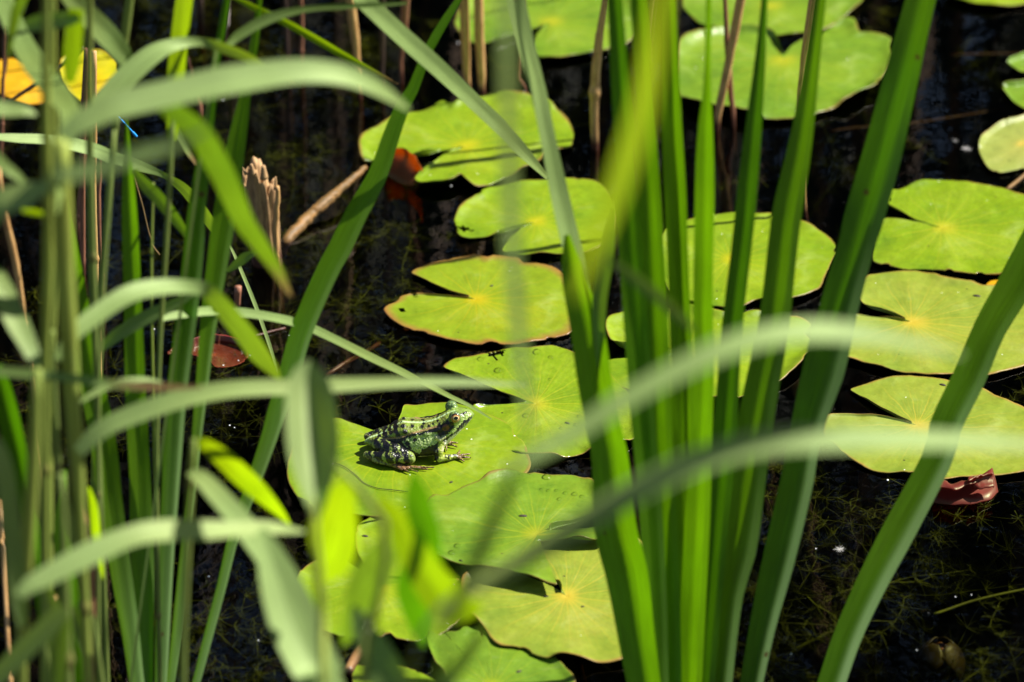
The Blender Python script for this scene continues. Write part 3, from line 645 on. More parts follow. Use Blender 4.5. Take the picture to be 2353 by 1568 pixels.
pad('pad cut off by the top edge, just behind the largest pad', 3,
    [(200, 20), (250, 90), (330, 160), (500, 190), (650, 205), (800, 215), (990, 200), (1150, 160), (1250, 90), (1330, 20), (1340, -60), (1200, -150), (700, -190), (350, -140), (220, -60)],
    (760, 40), 2.0, 'pad_b', rag=0.5, curl=0.8)
pad('largest pad, wavy near edge, notch facing away, behind tall green blades', 3,
    [(835, 340), (805, 290), (775, 232), (700, 205), (500, 190), (300, 222), (220, 255), (172, 310), (160, 400), (160, 540), (190, 618), (280, 660), (380, 690), (480, 705), (600, 735), (700, 745), (850, 745), (1000, 730), (1130, 690), (1240, 650), (1310, 605), (1400, 575), (1450, 540), (1510, 450), (1530, 350), (1520, 262), (1470, 232), (1390, 215), (1320, 212), (1305, 175), (1285, 150), (1230, 138), (1150, 160), (1090, 195), (1020, 250), (960, 240), (905, 265), (865, 305)],
    (835, 372), 4.0, 'pad_b', rag=0.6, curl=1.6)
pad('glossy pad with notch full of crumbs, at the right edge', 3,
    [(1795, 1424), (1700, 1390), (1580, 1335), (1500, 1298), (1462, 1272), (1475, 1225), (1495, 1195), (1560, 1195), (1640, 1160), (1750, 1140), (1900, 1137), (2050, 1150), (2200, 1180), (2350, 1220), (2500, 1300), (2570, 1450), (2550, 1600), (2450, 1710), (2300, 1735), (2100, 1738), (1900, 1722), (1750, 1695), (1580, 1688), (1480, 1661), (1400, 1630), (1390, 1560), (1400, 1480), (1425, 1375), (1550, 1373), (1680, 1395)],
    (1830, 1428), 3.5, 'pad_wet', rag=0.8, curl=0.8, holes=[(3, 1505, 1258, 1.5), (3, 1580, 1340, 1.5)])
pad('speckled pad seen through the fan of tall green blades', 0,
    [(1640, 492), (1690, 487), (1740, 495), (1770, 492), (1790, 506), (1840, 512), (1885, 530), (1910, 545), (1924, 570), (1915, 600), (1895, 640), (1880, 665), (1840, 682), (1790, 690), (1740, 690), (1690, 705), (1640, 702), (1560, 690), (1520, 650), (1500, 600), (1515, 550), (1560, 510)],
    (1680, 595), 3.0, 'pad_a', rag=0.5, curl=0.6)
pad('notched pad mostly hidden behind the dense green blades', 0,
    [(1540, 815), (1490, 805), (1440, 799), (1402, 795), (1388, 758), (1400, 735), (1440, 720), (1520, 705), (1600, 710), (1655, 724), (1720, 722), (1800, 724), (1850, 735), (1864, 745), (1850, 762), (1872, 800), (1852, 832), (1830, 855), (1797, 878), (1740, 905), (1650, 922), (1560, 922), (1500, 912), (1440, 893), (1410, 880), (1392, 850), (1391, 826), (1440, 824), (1500, 828)],
    (1575, 815), 2.5, 'pad_a', rag=0.5, curl=1.3)
pad('pad with a bright teardrop at its centre, middle of the right edge', 6,
    [(1600, 604), (1540, 575), (1450, 540), (1330, 500), (1300, 470), (1300, 400), (1340, 322), (1430, 300), (1600, 280), (1750, 290), (1820, 322), (1900, 345), (2000, 362), (2110, 382), (2300, 400), (2450, 450), (2550, 560), (2570, 700), (2480, 820), (2346, 880), (2250, 910), (2100, 940), (1920, 935), (1760, 950), (1650, 925), (1500, 910), (1380, 880), (1290, 850), (1220, 830), (1180, 770), (1180, 680), (1220, 610), (1270, 575), (1400, 580), (1500, 592)],
    (1640, 608), 3.0, 'pad_y', rag=0.4, curl=0.6)
pad('dull pad with finely toothed notch, above the red curled leaf', 6,
    [(1640, 1247), (1550, 1203), (1450, 1155), (1350, 1095), (1285, 1050), (1255, 1025), (1310, 1005), (1400, 985), (1500, 965), (1600, 958), (1720, 955), (1850, 970), (1950, 990), (2080, 1020), (2180, 1070), (2280, 1110), (2350, 1140), (2480, 1230), (2560, 1350), (2520, 1480), (2400, 1545), (2200, 1572), (1950, 1592), (1820, 1600), (1600, 1552), (1480, 1552), (1350, 1522), (1250, 1462), (1180, 1402), (1100, 1320), (1088, 1250), (1110, 1205), (1250, 1200), (1400, 1205), (1550, 1224)],
    (1675, 1258), 2.5, 'pad_y', rag=0.4, curl=0.5)
pad('pale yellow pad with scalloped edge at the right border', 3,
    [(2060, 930), (2080, 870), (2130, 830), (2200, 780), (2300, 750), (2400, 722), (2550, 760), (2600, 900), (2500, 1010), (2346, 1050), (2200, 1078), (2130, 1060), (2080, 1000)],
    (2330, 900), 3.0, 'pad_pale', rag=0.5, curl=1.0)
pad('small pale pad tip above the yellow pad at the right border', 3,
    [(2212, 545), (2280, 537), (2400, 530), (2500, 600), (2480, 690), (2346, 680), (2280, 640), (2232, 592)], (2400, 610), 3.0, 'pad_b', curl=1.2)
pad('tiny pad tip, higher of the two at the right border', 3,
    [(2240, 402), (2300, 370), (2346, 350), (2450, 340), (2480, 420), (2346, 460), (2290, 440)], (2400, 400), 3.0, 'pad_b', rag=0.6, curl=1.0)
pad('pad sliver in the upper right corner of the pond', 3,
    [(1850, -20), (1950, 10), (2050, 38), (2150, 45), (2250, 40), (2346, 25), (2450, 0), (2450, -100), (2200, -150), (1950, -110)], (2150, -50), 3.0, 'pad_a', curl=0.8)
pad('golden yellow dying pad behind the reeds', 1,
    [(375, 400), (450, 350), (530, 328), (640, 335), (700, 360), (735, 400), (740, 440), (800, 480), (765, 530), (680, 565), (600, 625), (520, 655), (430, 600), (380, 500)], (600, 470), 3.0, 'pad_gold', rag=0.5, curl=0.8)
pad('orange decaying pad at the left border beside the golden one', 1,
    [(-60, 430), (40, 375), (120, 380), (250, 420), (320, 470), (340, 560), (300, 640), (200, 668), (110, 640), (30, 600), (-50, 560)], (160, 520), 2.5, 'pad_orange', rag=0.9, curl=1.2)
pad('scrap of bright orange leaf between two pads at the right', 6,
    [(2110, 372), (2140, 345), (2230, 338), (2290, 345), (2275, 385), (2200, 395), (2130, 392)], (2210, 368), 1.5, 'pad_orange', cat='leaf scrap', name='leaf_scrap', group=None, stalk=False, curl=0.3, und=0.2)
pad('crimson sunken leaf lying among weed behind the left green blades', 4,
    [(1050, 810), (1120, 790), (1220, 770), (1330, 740), (1440, 745), (1530, 775), (1560, 830), (1490, 865), (1390, 885), (1280, 880), (1160, 850), (1080, 830)], (1330, 815), -2.2, 'pad_crimson', zmin=-0.02, cat='lily leaf', name='lily_leaf', group=None, stalk=False, curl=2.0, und=2.2, rag=0.9)

# folded and curled young leaves standing out of the water
def curled(label, outer, zc, mat, k, name='curled_leaf', cat='lily leaf', back=0.010):
    """two traced edges (near rim, far rim), swept as a trough that rises from the water"""
    a = [onZ(*p[:2], zc[0]) for p in tf(k, outer[0])]; b = [onZ(*p[:2], zc[1]) for p in tf(k, outer[1])]
    A = catmull(np.array(a), 24); B = catmull(np.array(b), 24); nv = 9
    V = []; UV = []
    for q in range(nv):
        u = q/(nv-1); mid = A*(1-u)+B*u; mid = mid+0.0011*(fbm(np.stack([np.arange(24)*0.33, np.full(24, q*0.5), np.zeros(24)], 1), 3)-0.5)[:, None]*np.array([1, 2, 2.0]); mid[:, 1] += back*math.sin(math.pi*u)**0.7
        V.append(mid); UV.append(np.stack([np.linspace(0.1, 0.4, 24), np.full(24, 0.3+0.6*u)], 1))
    V = np.array(V).reshape(-1, 3); UV = np.array(UV).reshape(-1, 2)
    i = np.arange(nv-1)[:, None]*24+np.arange(23)[None]; F = np.stack([i, i+1, i+25, i+24], -1).reshape(-1, 4)
    me = mesh_obj(name, V, F, M[mat], uv=UV)
    md = me.modifiers.new('thick', 'SOLIDIFY'); md.thickness = 0.0009
    return tag(me, label, cat)
curled('orange brown folded leaf standing up at the left of the broad pad',
       ([(330, 1075), (400, 1110), (470, 1145), (545, 1168), (590, 1120)], [(395, 950), (440, 936), (510, 950), (570, 1000), (607, 1080)]), (0.0005, 0.020), 'rust', 2)
curled('crimson rolled leaf with bitten rim under the dull pad',
       ([(1765, 435), (1850, 448), (1950, 450), (2050, 440), (2130, 425), (2185, 370)], [(1790, 348), (1860, 350), (1905, 372), (1955, 350), (2030, 320), (2150, 262)]), (0.0005, 0.012), 'crimson', 9, back=0.016)
curled('rose tip of the rolled leaf under the dull pad',
       ([(1995, 318), (2050, 345), (2110, 350), (2160, 340)], [(2000, 308), (2060, 282), (2120, 266), (2150, 264)]), (0.010, 0.016), 'crimson', 9, back=0.004)

# ------------------------------------------------------------------ dry stalks standing in the pond
GS = 'dry reed stalks standing in the pond'
def baseY(px, py): return float(onZ(px, py, 0)[1])
def stalk(label, pts, mat='straw', base=None, k=0, top=0.25, name='dry_reed', nodes=(0.45,), sub=0.10, lean=0.0, hollow=False, wob=0.0006):
    P = tf(k, pts); b = base or P[-1][:2]
    Y = baseY(*b); e = tag(empty(name, (onZ(*b)[0], Y, 0)), label, 'dry reed', GS)
    P = list(P)
    if abs(b[1]-P[-1][1]) > 2: P.append((b[0], b[1], P[-1][2]))
    stem(e, P, (Y+lean, Y), mat, ext_top=top, nodes=nodes, sub=sub, wobble=wob, hollow=hollow, name='stem')
    return e
stalk('straw stalk with amber lower end, left of the long slanting blade', [(806, 0, 22), (818, 110, 18), (824, 190, 14), (828, 228, 10)])
stalk('short brown stalk broad at the top, just right of the slanting blade', [(932, 0, 20), (925, 100, 10), (922, 192, 8)], 'straw_red')
stalk('left one of the twin straw stalks above the broad pad', [(1066, 0, 22), (1069, 110, 21), (1074, 200, 15), (1076, 218, 12)])
stalk('right one of the twin straw stalks above the broad pad', [(1099, 0, 22), (1102, 92, 22), (1107, 190, 18), (1109, 222, 14)])
stalk('thin kinked stalk between the twin stalks and the pale stem', [(1202, 0, 7), (1196, 100, 7), (1189, 182, 8), (1202, 205, 7), (1212, 226, 6)], 'straw_red')
stalk('tall straw stalk alone in dark water right of the broad pad', [(1391, 0, 16), (1377, 92, 20), (1366, 220, 22), (1367, 342, 18)], nodes=(0.35, 0.7))
stalk('straw stalk leaning right before the largest pad', [(1702, 0, 22), (1677, 128, 20), (1651, 256, 18), (1647, 298, 13)], nodes=(0.5,))
stalk('dark red thin stalk crossing the leaning straw stalk', [(1666, 0, 10), (1670, 92, 13), (1680, 220, 13), (1686, 291, 10)], 'straw_red')
stalk('brown stalk half covered by a green blade at the right', [(1868, 0, 20), (1845, 147, 14), (1838, 260, 11), (1850, 470, 6), (1855, 500, 6)], 'straw')
stalk('dark stalk near the top left with a bright drop at its foot', [(459, 0, 17), (461, 77, 13)], 'straw_dark')
stalk('pinkish short tapering stalk below the arched leaf', [(452, 215, 7), (458, 240, 12), (461, 275, 12), (463, 298, 6)], 'straw_red', top=0.03)
stalk('thin pink stalk with a drop, between the upper arched leaf and the straw stalk', [(692, 20, 10), (694, 100, 9), (694, 178, 7)], 'straw_red', top=0.06)
stalk('short hollow snapped stalk beside the red sunken leaf', [(547, 658, 17), (546, 700, 15), (543, 735, 13)], 'straw_red', top=0, nodes=(), hollow=True)
stalk('pink brown stalk at the far left behind the reeds', [(193, 385, 13), (184, 470, 14), (181, 550, 9)], 'straw_red', top=0.05)
stalk('thin brown stalk behind the straight straw reed', [(228, 400, 12), (226, 480, 12), (233, 620, 9), (236, 690, 8)], 'straw_red', top=0.02)
stalk('dark thin stalk at the top beside the green upright blade', [(524, 0, 9), (522, 60, 8), (518, 110, 7)], 'straw_dark')
stalk('dim brown stalk between the slanting blade and the straw stalk', [(880, 40, 12), (879, 120, 11), (878, 205, 9)], 'straw_dark')
stalk('thin red stalk at the top hidden by green blades', [(1502, 0, 11), (1494, 70, 9), (1490, 160, 8)], 'straw_red')
stalk('dim stalk in the dark water at the top, left of the pink stalk', [(657, 0, 9), (660, 100, 9), (661, 150, 8)], 'straw_dark')
stalk('dark stalk at the left border above the orange pad', [(22, 60, 8), (14, 150, 8), (4, 235, 9)], 'straw_dark')
stalk('thin reddish stalk at the left border with a drop at its foot', [(6, 240, 8), (3, 330, 9), (2, 372, 9)], 'straw_red', top=0.1)

# broken stump and root
def stump():
    k = 1
    base = tf(4, [(1690, 250)])[0]; Yb = baseY(*base)
    e = tag(empty('stump', onZ(*base)), 'broken grey brown stump with splintered top standing in the water', 'stump')
    top = tf(1, [(1630, 1060)])[0]; T = onY(top[0], top[1], Yb); B = onZ(*base)
    n, s = 26, 40; V = []; UV = []
    th = np.linspace(0, 2*math.pi, s, endpoint=False)
    prof = fbm(np.stack([np.cos(th)*3+5, np.sin(th)*3+5, th*0], 1), 3)
    tops = (fbm(np.stack([th*3.1, th*0+2, th*0], 1), 2)-0.5)*0.030
    lev = np.array([0.004, -0.002, 0.006, 0.001, -0.012, 0.003, -0.005, 0.005]); tops = tops*0.25+lev[(np.arange(s)//5) % 8]
    tops = np.where(np.cos(th) > 0.45, tops-0.014, tops)+RNG.normal(0, 0.0007, s)
    d = float(np.dot(T-CAM, FW)); r0 = 205*K*PXS*d*0.5
    for i in range(n):
        u = i/(n-1)
        c = T*(1-u)+(B+np.array([0.004, 0, -0.09]))*u
        rr = r0*(0.98-0.30*u)*(0.86+0.30*prof+0.05*np.sin(th*9)+0.03*np.sin(th*17+1))
        rr = rr*(1+0.02*np.sin(u*30+th*2))
        ring = np.stack([c[0]+rr*np.cos(th), c[1]+rr*0.7*np.sin(th), c[2]+tops*(1-u)**3], 1)
        V.append(ring); UV.append(np.stack([th/6.283*3, np.full(s, u*2)], 1))
    # ragged inner hollow
    for q, sh in enumerate((0.72, 0.55, 0.2)):
        ring = V[0]*1.0; cen = ring.mean(0); ring = cen+(ring-cen)*np.array([sh, sh, 0.8]); ring[:, 2] -= 0.004+0.008*q
        V.insert(0, ring); UV.insert(0, np.stack([th/6.283*3, np.full(s, -0.1*q)], 1))
    V = np.array(V).reshape(-1, 3); UV = np.array(UV).reshape(-1, 2)
    F = []
    for i in range(n+2):
        for j in range(s):
            j2 = (j+1) % s; F.append((i*s+j, i*s+j2, (i+1)*s+j2, (i+1)*s+j))
    F.append(tuple(range(s)))
    mesh_obj('trunk', V, F, M['wood'], e, uv=UV)
    # loose splinters at the break, a smooth twig along its right side
    for (x, y, x2, y2, w) in [(1515, 1050, 1545, 1095, 26), (1575, 1030, 1590, 1100, 44), (1650, 1040, 1655, 1120, 60), (1728, 1110, 1726, 1190, 26)]:
        stem(e, tf(1, [(x, y, w*0.45), (x2, y2, w)]), Yb-0.010, 'wood', name='splinter', n=6, sides=5)
    stem(e, tf(1, [(1738, 1170, 26), (1736, 1300, 36), (1730, 1450, 36), (1728, 1568, 38)])+tf(4, [(1735, 200, 36), (1738, 280, 30)]), Yb-0.014, 'straw', name='twig', wobble=0.0012, sub=0.05)
stump()
def root():
    pts = tf(1, [(2142, 1180, 60), (2050, 1260, 75), (1950, 1350, 85), (1850, 1450, 85), (1790, 1530, 80)])+tf(4, [(1770, 180, 60)])
    zs = [0.012, 0.010, 0.006, 0.003, -0.002, -0.012]
    P = np.array([np.concatenate([onZ(p[0], p[1], z), [p[2]*PXS*4.0*0.42]]) for p, z in zip([pts[0]]+pts[1:], zs)])
    ext = np.concatenate([onZ(840, 385, 0.013), [0.002]]); C = catmull(np.vstack([ext, P]), 60)
    V, F, UV = tube_mesh(C[:, :3]+(RNG.random((60, 3))-0.5)*0.0012, C[:, 3]*(0.8+0.45*fbm(np.stack([np.arange(60)*0.23, np.zeros(60), np.zeros(60)], 1), 3)), 12)
    tag(mesh_obj('root', V, F, M['root'], uv=UV), 'knobbly amber root slanting from the stump to the orange folded leaf', 'root')
root()
def zline(name, label, cat, k, pts, zs, w, mat, n=30):
    P = tf(k, [p[:2] for p in pts]); W = np.array([onZ(p[0], p[1], z) for p, z in zip(P, zs)])
    C = catmull(W, n); V, F, UV = tube_mesh(C, np.full(n, w), 7)
    return tag(mesh_obj(name, V, F, M[mat], uv=UV), label, cat)
zline('lily_stalk', 'red submerged stalk running to the heart shaped pad', 'lily stalk', 5, [(-20, 960), (40, 925), (120, 870), (215, 820), (330, 750), (430, 690), (520, 650)], [-0.006, -0.003, -0.002, -0.006, -0.012, -0.018, -0.024], 0.0016, 'redstem')
zline('floating_straw', 'orange straw floating at the right border above the crumb notched pad', 'straw', 3, [(2238, 1190), (2300, 1140), (2400, 1060)], [0.0012, 0.0012, 0.0012], 0.0014, 'root', 8)
zline('floating_straw', 'thin yellow straw lying across the dark water at the right', 'straw', 3, [(1130, 825), (1300, 800), (1600, 780), (1900, 735), (2250, 680)], [-0.012]*5, 0.0006, 'root', 16)
zline('floating_straw', 'orange straw in dark water at the upper right', 'straw', 3, [(1880, 345), (2100, 340), (2400, 335)], [-0.012]*3, 0.0008, 'root', 8)
zline('floating_straw', 'orange straw in dark water left of the tall straw stalk', 'straw', 2, [(1060, 428), (1240, 426), (1600, 430)], [-0.012]*3, 0.0008, 'root', 8)
zline('floating_straw', 'short pale straw among weed above the red sunken leaf', 'straw', 4, [(1580, 705), (1680, 675), (1790, 648)], [0.001]*3, 0.0010, 'straw', 8)
zline('floating_straw', 'tan straw sticking out beside the small bottom pad', 'straw', 8, [(140, 1510), (175, 1440), (215, 1370), (262, 1320)], [0.004, 0.004, 0.003, 0.002], 0.0034, 'straw', 10)
zline('weed_stem', 'long bare yellow green stem with a bubble at its end, among weed', 'water weed', 9, [(1780, 1140), (1850, 1118), (2000, 1065), (2180, 1020), (2400, 975)], [-0.004]*5, 0.0009, 'weed', 16)
zline('hair_thread', 'fine dark thread curving across the pad with the frog', 'thread', 8, [(60, 190), (120, 215), (190, 265), (250, 320), (330, 350), (420, 360), (520, 372)], [0.0053]*7, 0.00026, 'crumb', 60)

# lily bud under water
def bud():
    p = tf(9, [(1820, 1400)])[0]; c = onZ(*p, -0.028)
    e = tag(empty('lily_bud', c), 'brown closed lily bud just under the surface in the lower right weed', 'lily bud')
    def petal(a, mat, nm, r, h, open_):
        n, w = 12, 7; V = []
        for i in range(n):
            u = i/(n-1); rad = r*math.sin(math.pi*(0.18+0.72*u))*(1+open_*u); z = -0.022+h*u
            for j in range(w):
                v = (j/(w-1)-0.5)*1.9*math.sin(math.pi*min(1, 0.15+0.85*(1-u**3)))*0.9
                V.append(c+np.array([rad*math.cos(a+v), rad*math.sin(a+v), z]))
        i = np.arange(n-1)[:, None]*w+np.arange(w-1)[None]; F = np.stack([i, i+1, i+w+1, i+w], -1).reshape(-1, 4)
        o = mesh_obj(nm, np.array(V), F, M[mat], e); md = o.modifiers.new('t', 'SOLIDIFY'); md.thickness = 0.0008
    for q in range(4): petal(q*1.571-0.7, 'bud', 'sepal', 0.016, 0.033, 0.12)
    for q in range(4): petal(q*1.571, 'bud_in', 'petal', 0.012, 0.030, -0.1)
bud()

# ------------------------------------------------------------------ small things: drops, bubbles, crumbs
bpy.context.view_layer.update(); DG = bpy.context.evaluated_depsgraph_get()
def snap(c, lift=0.0):
    hit = sc.ray_cast(DG, Vector((c[0], c[1], 0.05)), Vector((0, 0, -1)))
    c = np.array(c); c[2] = hit[1][2]+lift if hit[0] and hit[1][2] > 0 else c[2]
    return c
def dome(name, c, rx, ry, h, mat, seg=14, full=False):
    V = []; F = []; rings = 6
    for i in range(rings+1):
        t = (math.pi if full else math.pi/2)*i/rings
        for j in range(seg):
            a = 2*math.pi*j/seg
            V.append((c[0]+rx*math.sin(t)*math.cos(a), c[1]+ry*math.sin(t)*math.sin(a), c[2]+h*math.cos(t)))
    for i in range(rings):
        for j in range(seg):
            j2 = (j+1) % seg; F.append((i*seg+j, (i+1)*seg+j, (i+1)*seg+j2, i*seg+j2))
    return mesh_obj(name, V, F, M[mat])
for k, x, y, r in [(8, 1285, 278, 1.8), (8, 1390, 303, 3.2), (8, 1355, 373, 1.3), (8, 1400, 381, 1.5), (8, 1450, 382, 1.5), (8, 1507, 400, 1.7), (8, 1565, 411, 2.1), (8, 1612, 428, 1.8), (8, 830, 735, 2.3), (8, 795, 780, 2.4), (8, 1470, 440, 1.8)]:
    p = tf(k, [(x, y)])[0]; c = onZ(p[0], p[1], 0.0085+max(0, (640-y))*-0.0000085*0+(640-y)*-0.000011)
    c = snap(c, -0.0001)
    tag(dome('water_drop', c, r*1e-3, r*1.2e-3, r*0.6e-3, 'drop'), 'clear water drop resting on the large drop dotted pad', 'water drop', 'water drops on the drop dotted pad')
for k, x, y, r in [(5, 1415, 820, 1.9), (5, 1085, 900, 2.8), (5, 975, 830, 2.4), (5, 1260, 1185, 2.4), (5, 1595, 1190, 1.7), (5, 1480, 1265, 1.4), (5, 1575, 1245, 1.8), (5, 1410, 955, 1.4), (5, 1330, 790, 3.2)]:
    p = tf(k, [(x, y)])[0]; c = snap(onZ(p[0], p[1], 0.0034), -0.0001)
    tag(dome('water_drop', c, r*1e-3, r*1.2e-3, r*0.6e-3, 'drop'), 'clear water drop resting on the wet shiny pad', 'water drop', 'water drops on the wet shiny pad')
for k, x, y, r in [(2, 218, 604, 1.1), (2, 485, 515, 1.2), (2, 990, 535, 1.3), (2, 1215, 465, 1.0), (2, 1245, 580, 1.0), (2, 1700, 927, 1.3), (3, 430, 812, 1.3), (3, 525, 790, 1.3), (1, 1258, 205, 1.3), (1, 1397, 627, 1.2), (1, 1890, 105, 1.2), (1, 1890, 478, 1.0), (4, 495, 83, 1.3), (4, 650, 490, 1.2), (1, 10, 930, 1.3), (4, 1740, 275, 1.2), (2, 835, 272, 1.1), (2, 1665, 345, 1.1), (2, 790, 1168, 1.1)]:
    p = tf(k, [(x, y)])[0]; c = onZ(p[0], p[1], 0.0)
    tag(dome('bubble', c, r*0.62e-3, r*0.62e-3, r*0.62e-3, 'foam'), 'tiny glinting bubble at a waterline in the pond', 'bubble', 'glinting bubbles at the waterline')
for k, x, y, r in [(4, 965, 655, 1.2), (4, 1570, 818, 1.2), (4, 1400, 882, 1.0), (4, 1495, 852, 0.9), (4, 1440, 1258, 1.1), (4, 1470, 1272, 0.8), (9, 1528, 335, 2.0), (9, 1490, 300, 1.3), (9, 1730, 1140, 3.4), (9, 1915, 1032, 0.9), (9, 2015, 1020, 0.8), (9, 885, 1390, 1.0), (9, 1672, 1366, 0.8), (9, 1040, 730, 0.9), (7, 1310, 905, 1.3), (7, 1620, 1305, 0.9), (4, 1815, 695, 0.9), (6, 930, 520, 1.6)]:
    p = tf(k, [(x, y)])[0]; c = onZ(p[0], p[1], 0.0); r *= 1.0 if r > 1.5 else 0.6
    tag(dome('bubble', c, r*1e-3, r*1e-3, r*0.8e-3, 'drop' if r > 1.5 else 'foam'), 'small bubble afloat above the pond weed', 'bubble', 'bubbles floating above the weed')
def tuft(label, k, x, y, r, n=26):
    p = tf(k, [(x, y)])[0]; c = onZ(p[0], p[1], 0.001); Vs = []; Fs = []
    for q in range(n):
        d = norm(np.array([random.gauss(0, 1), random.gauss(0, 1), abs(random.gauss(0, 0.5))])); l = r*1e-3*random.uniform(.25, 1.0)
        C = np.array([c+d*l*t+np.array([0, 0, -0.15*l*t*t]) for t in np.linspace(0, 1, 5)])
        V, F, _ = tube_mesh(C, np.full(5, 0.00007), 3, caps=False); b = sum(len(v) for v in Vs); Vs.append(V); Fs += [tuple(i+b for i in f) for f in F]
    tag(mesh_obj('seed_tuft', np.vstack(Vs), Fs, M['down']), label, 'seed tuft')
tuft('white fluffy seed tuft floating on weed at the lower right', 9, 1190, 735, 4.5, 80)
tuft('white seed fluff lying in the notch of the drop dotted pad', 8, 1555, 565, 6, 30)
tuft('larger white seed fluff on dark water at the right', 3, 1985, 935, 4.5, 70)
tuft('smaller white seed fluff on dark water at the right', 3, 1910, 885, 4, 24)
for k, x, y, z, l in [(8, 1240, 530, .0095, 3.0), (8, 250, 640, .004, 2.4), (8, 790, 300, .0062, 1.5), (8, 1215, 1485, .004, 2.2), (5, 1520, 1230, .004, 2.2), (5, 1045, 375, .0045, 1.5), (6, 2050, 435, .005, 3), (6, 1835, 995, .004, 2.6), (8, 1385, 1018, .006, 1.8), (8, 1615, 1080, .006, 1.2), (8, 850, 788, .016, 1.4)]:
    p = tf(k, [(x, y)])[0]; c = snap(onZ(p[0], p[1], z))
    o = dome('crumb', (0, 0, 0), l*1e-3, l*0.45e-3, 0.0009, 'crumb', 8); o.location = c; o.rotation_euler = (0, 0, random.uniform(-.8, .8))
    tag(o, 'dark crumb of plant litter lying on a lily pad', 'crumb', 'dark crumbs on the pads')

# ------------------------------------------------------------------ green plants
# right: fan of tall sword leaves
e = plant('iris', 1600, 1568, -0.47, 'dense fan of tall sword shaped green leaves right of the lily pads', 'iris plant')
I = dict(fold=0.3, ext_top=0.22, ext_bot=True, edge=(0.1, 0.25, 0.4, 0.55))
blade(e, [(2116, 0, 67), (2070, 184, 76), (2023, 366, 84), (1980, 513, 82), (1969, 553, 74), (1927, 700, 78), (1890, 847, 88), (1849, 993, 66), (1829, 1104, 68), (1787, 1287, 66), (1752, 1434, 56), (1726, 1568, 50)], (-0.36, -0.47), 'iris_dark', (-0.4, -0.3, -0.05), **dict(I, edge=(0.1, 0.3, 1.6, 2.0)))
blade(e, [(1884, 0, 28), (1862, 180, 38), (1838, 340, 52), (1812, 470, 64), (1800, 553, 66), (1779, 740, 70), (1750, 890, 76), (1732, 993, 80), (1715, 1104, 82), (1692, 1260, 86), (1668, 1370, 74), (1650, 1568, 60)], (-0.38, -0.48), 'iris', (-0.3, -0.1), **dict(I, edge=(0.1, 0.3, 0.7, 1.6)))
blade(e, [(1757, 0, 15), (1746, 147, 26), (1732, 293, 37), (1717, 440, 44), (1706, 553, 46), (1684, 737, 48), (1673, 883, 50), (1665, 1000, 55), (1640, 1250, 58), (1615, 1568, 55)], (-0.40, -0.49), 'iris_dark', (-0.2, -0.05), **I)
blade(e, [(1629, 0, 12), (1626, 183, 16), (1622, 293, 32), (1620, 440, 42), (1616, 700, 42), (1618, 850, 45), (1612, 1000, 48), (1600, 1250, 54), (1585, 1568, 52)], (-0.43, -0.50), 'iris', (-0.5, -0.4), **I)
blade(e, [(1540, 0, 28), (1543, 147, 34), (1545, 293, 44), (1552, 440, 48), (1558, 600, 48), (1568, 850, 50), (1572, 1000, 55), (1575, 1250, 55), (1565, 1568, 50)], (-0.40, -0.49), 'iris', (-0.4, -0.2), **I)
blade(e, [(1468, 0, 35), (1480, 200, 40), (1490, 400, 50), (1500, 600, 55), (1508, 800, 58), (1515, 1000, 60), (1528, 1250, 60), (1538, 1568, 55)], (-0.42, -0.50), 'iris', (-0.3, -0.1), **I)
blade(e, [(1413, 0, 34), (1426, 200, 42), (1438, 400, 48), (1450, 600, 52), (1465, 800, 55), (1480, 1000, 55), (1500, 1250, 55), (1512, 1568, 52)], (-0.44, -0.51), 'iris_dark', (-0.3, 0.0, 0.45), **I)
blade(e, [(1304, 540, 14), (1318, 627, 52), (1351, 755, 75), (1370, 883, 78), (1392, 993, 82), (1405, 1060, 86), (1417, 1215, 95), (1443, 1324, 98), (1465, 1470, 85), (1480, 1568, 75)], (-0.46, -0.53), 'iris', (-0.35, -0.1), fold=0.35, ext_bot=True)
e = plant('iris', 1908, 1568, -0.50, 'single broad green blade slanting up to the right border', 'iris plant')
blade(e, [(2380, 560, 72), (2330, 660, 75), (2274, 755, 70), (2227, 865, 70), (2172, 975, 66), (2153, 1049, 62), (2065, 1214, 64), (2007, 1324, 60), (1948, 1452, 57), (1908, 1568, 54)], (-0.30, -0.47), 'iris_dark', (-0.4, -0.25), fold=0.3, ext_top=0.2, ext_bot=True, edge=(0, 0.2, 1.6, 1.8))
e = plant('reed', 1300, 560, -0.5, 'slim pale green leaf rising from the foot of the fan to the top edge', 'reed')
blade(e, [(1183, -10, 40), (1209, 110, 40), (1238, 220, 37), (1260, 330, 34), (1278, 420, 40), (1298, 510, 44), (1318, 590, 44), (1345, 700, 36), (1375, 900, 36), (1412, 1150, 36), (1450, 1400, 34)], (-0.40, -0.44), 'reed', (0.6, 0.5), ext_top=0.1, ext_bot=True)
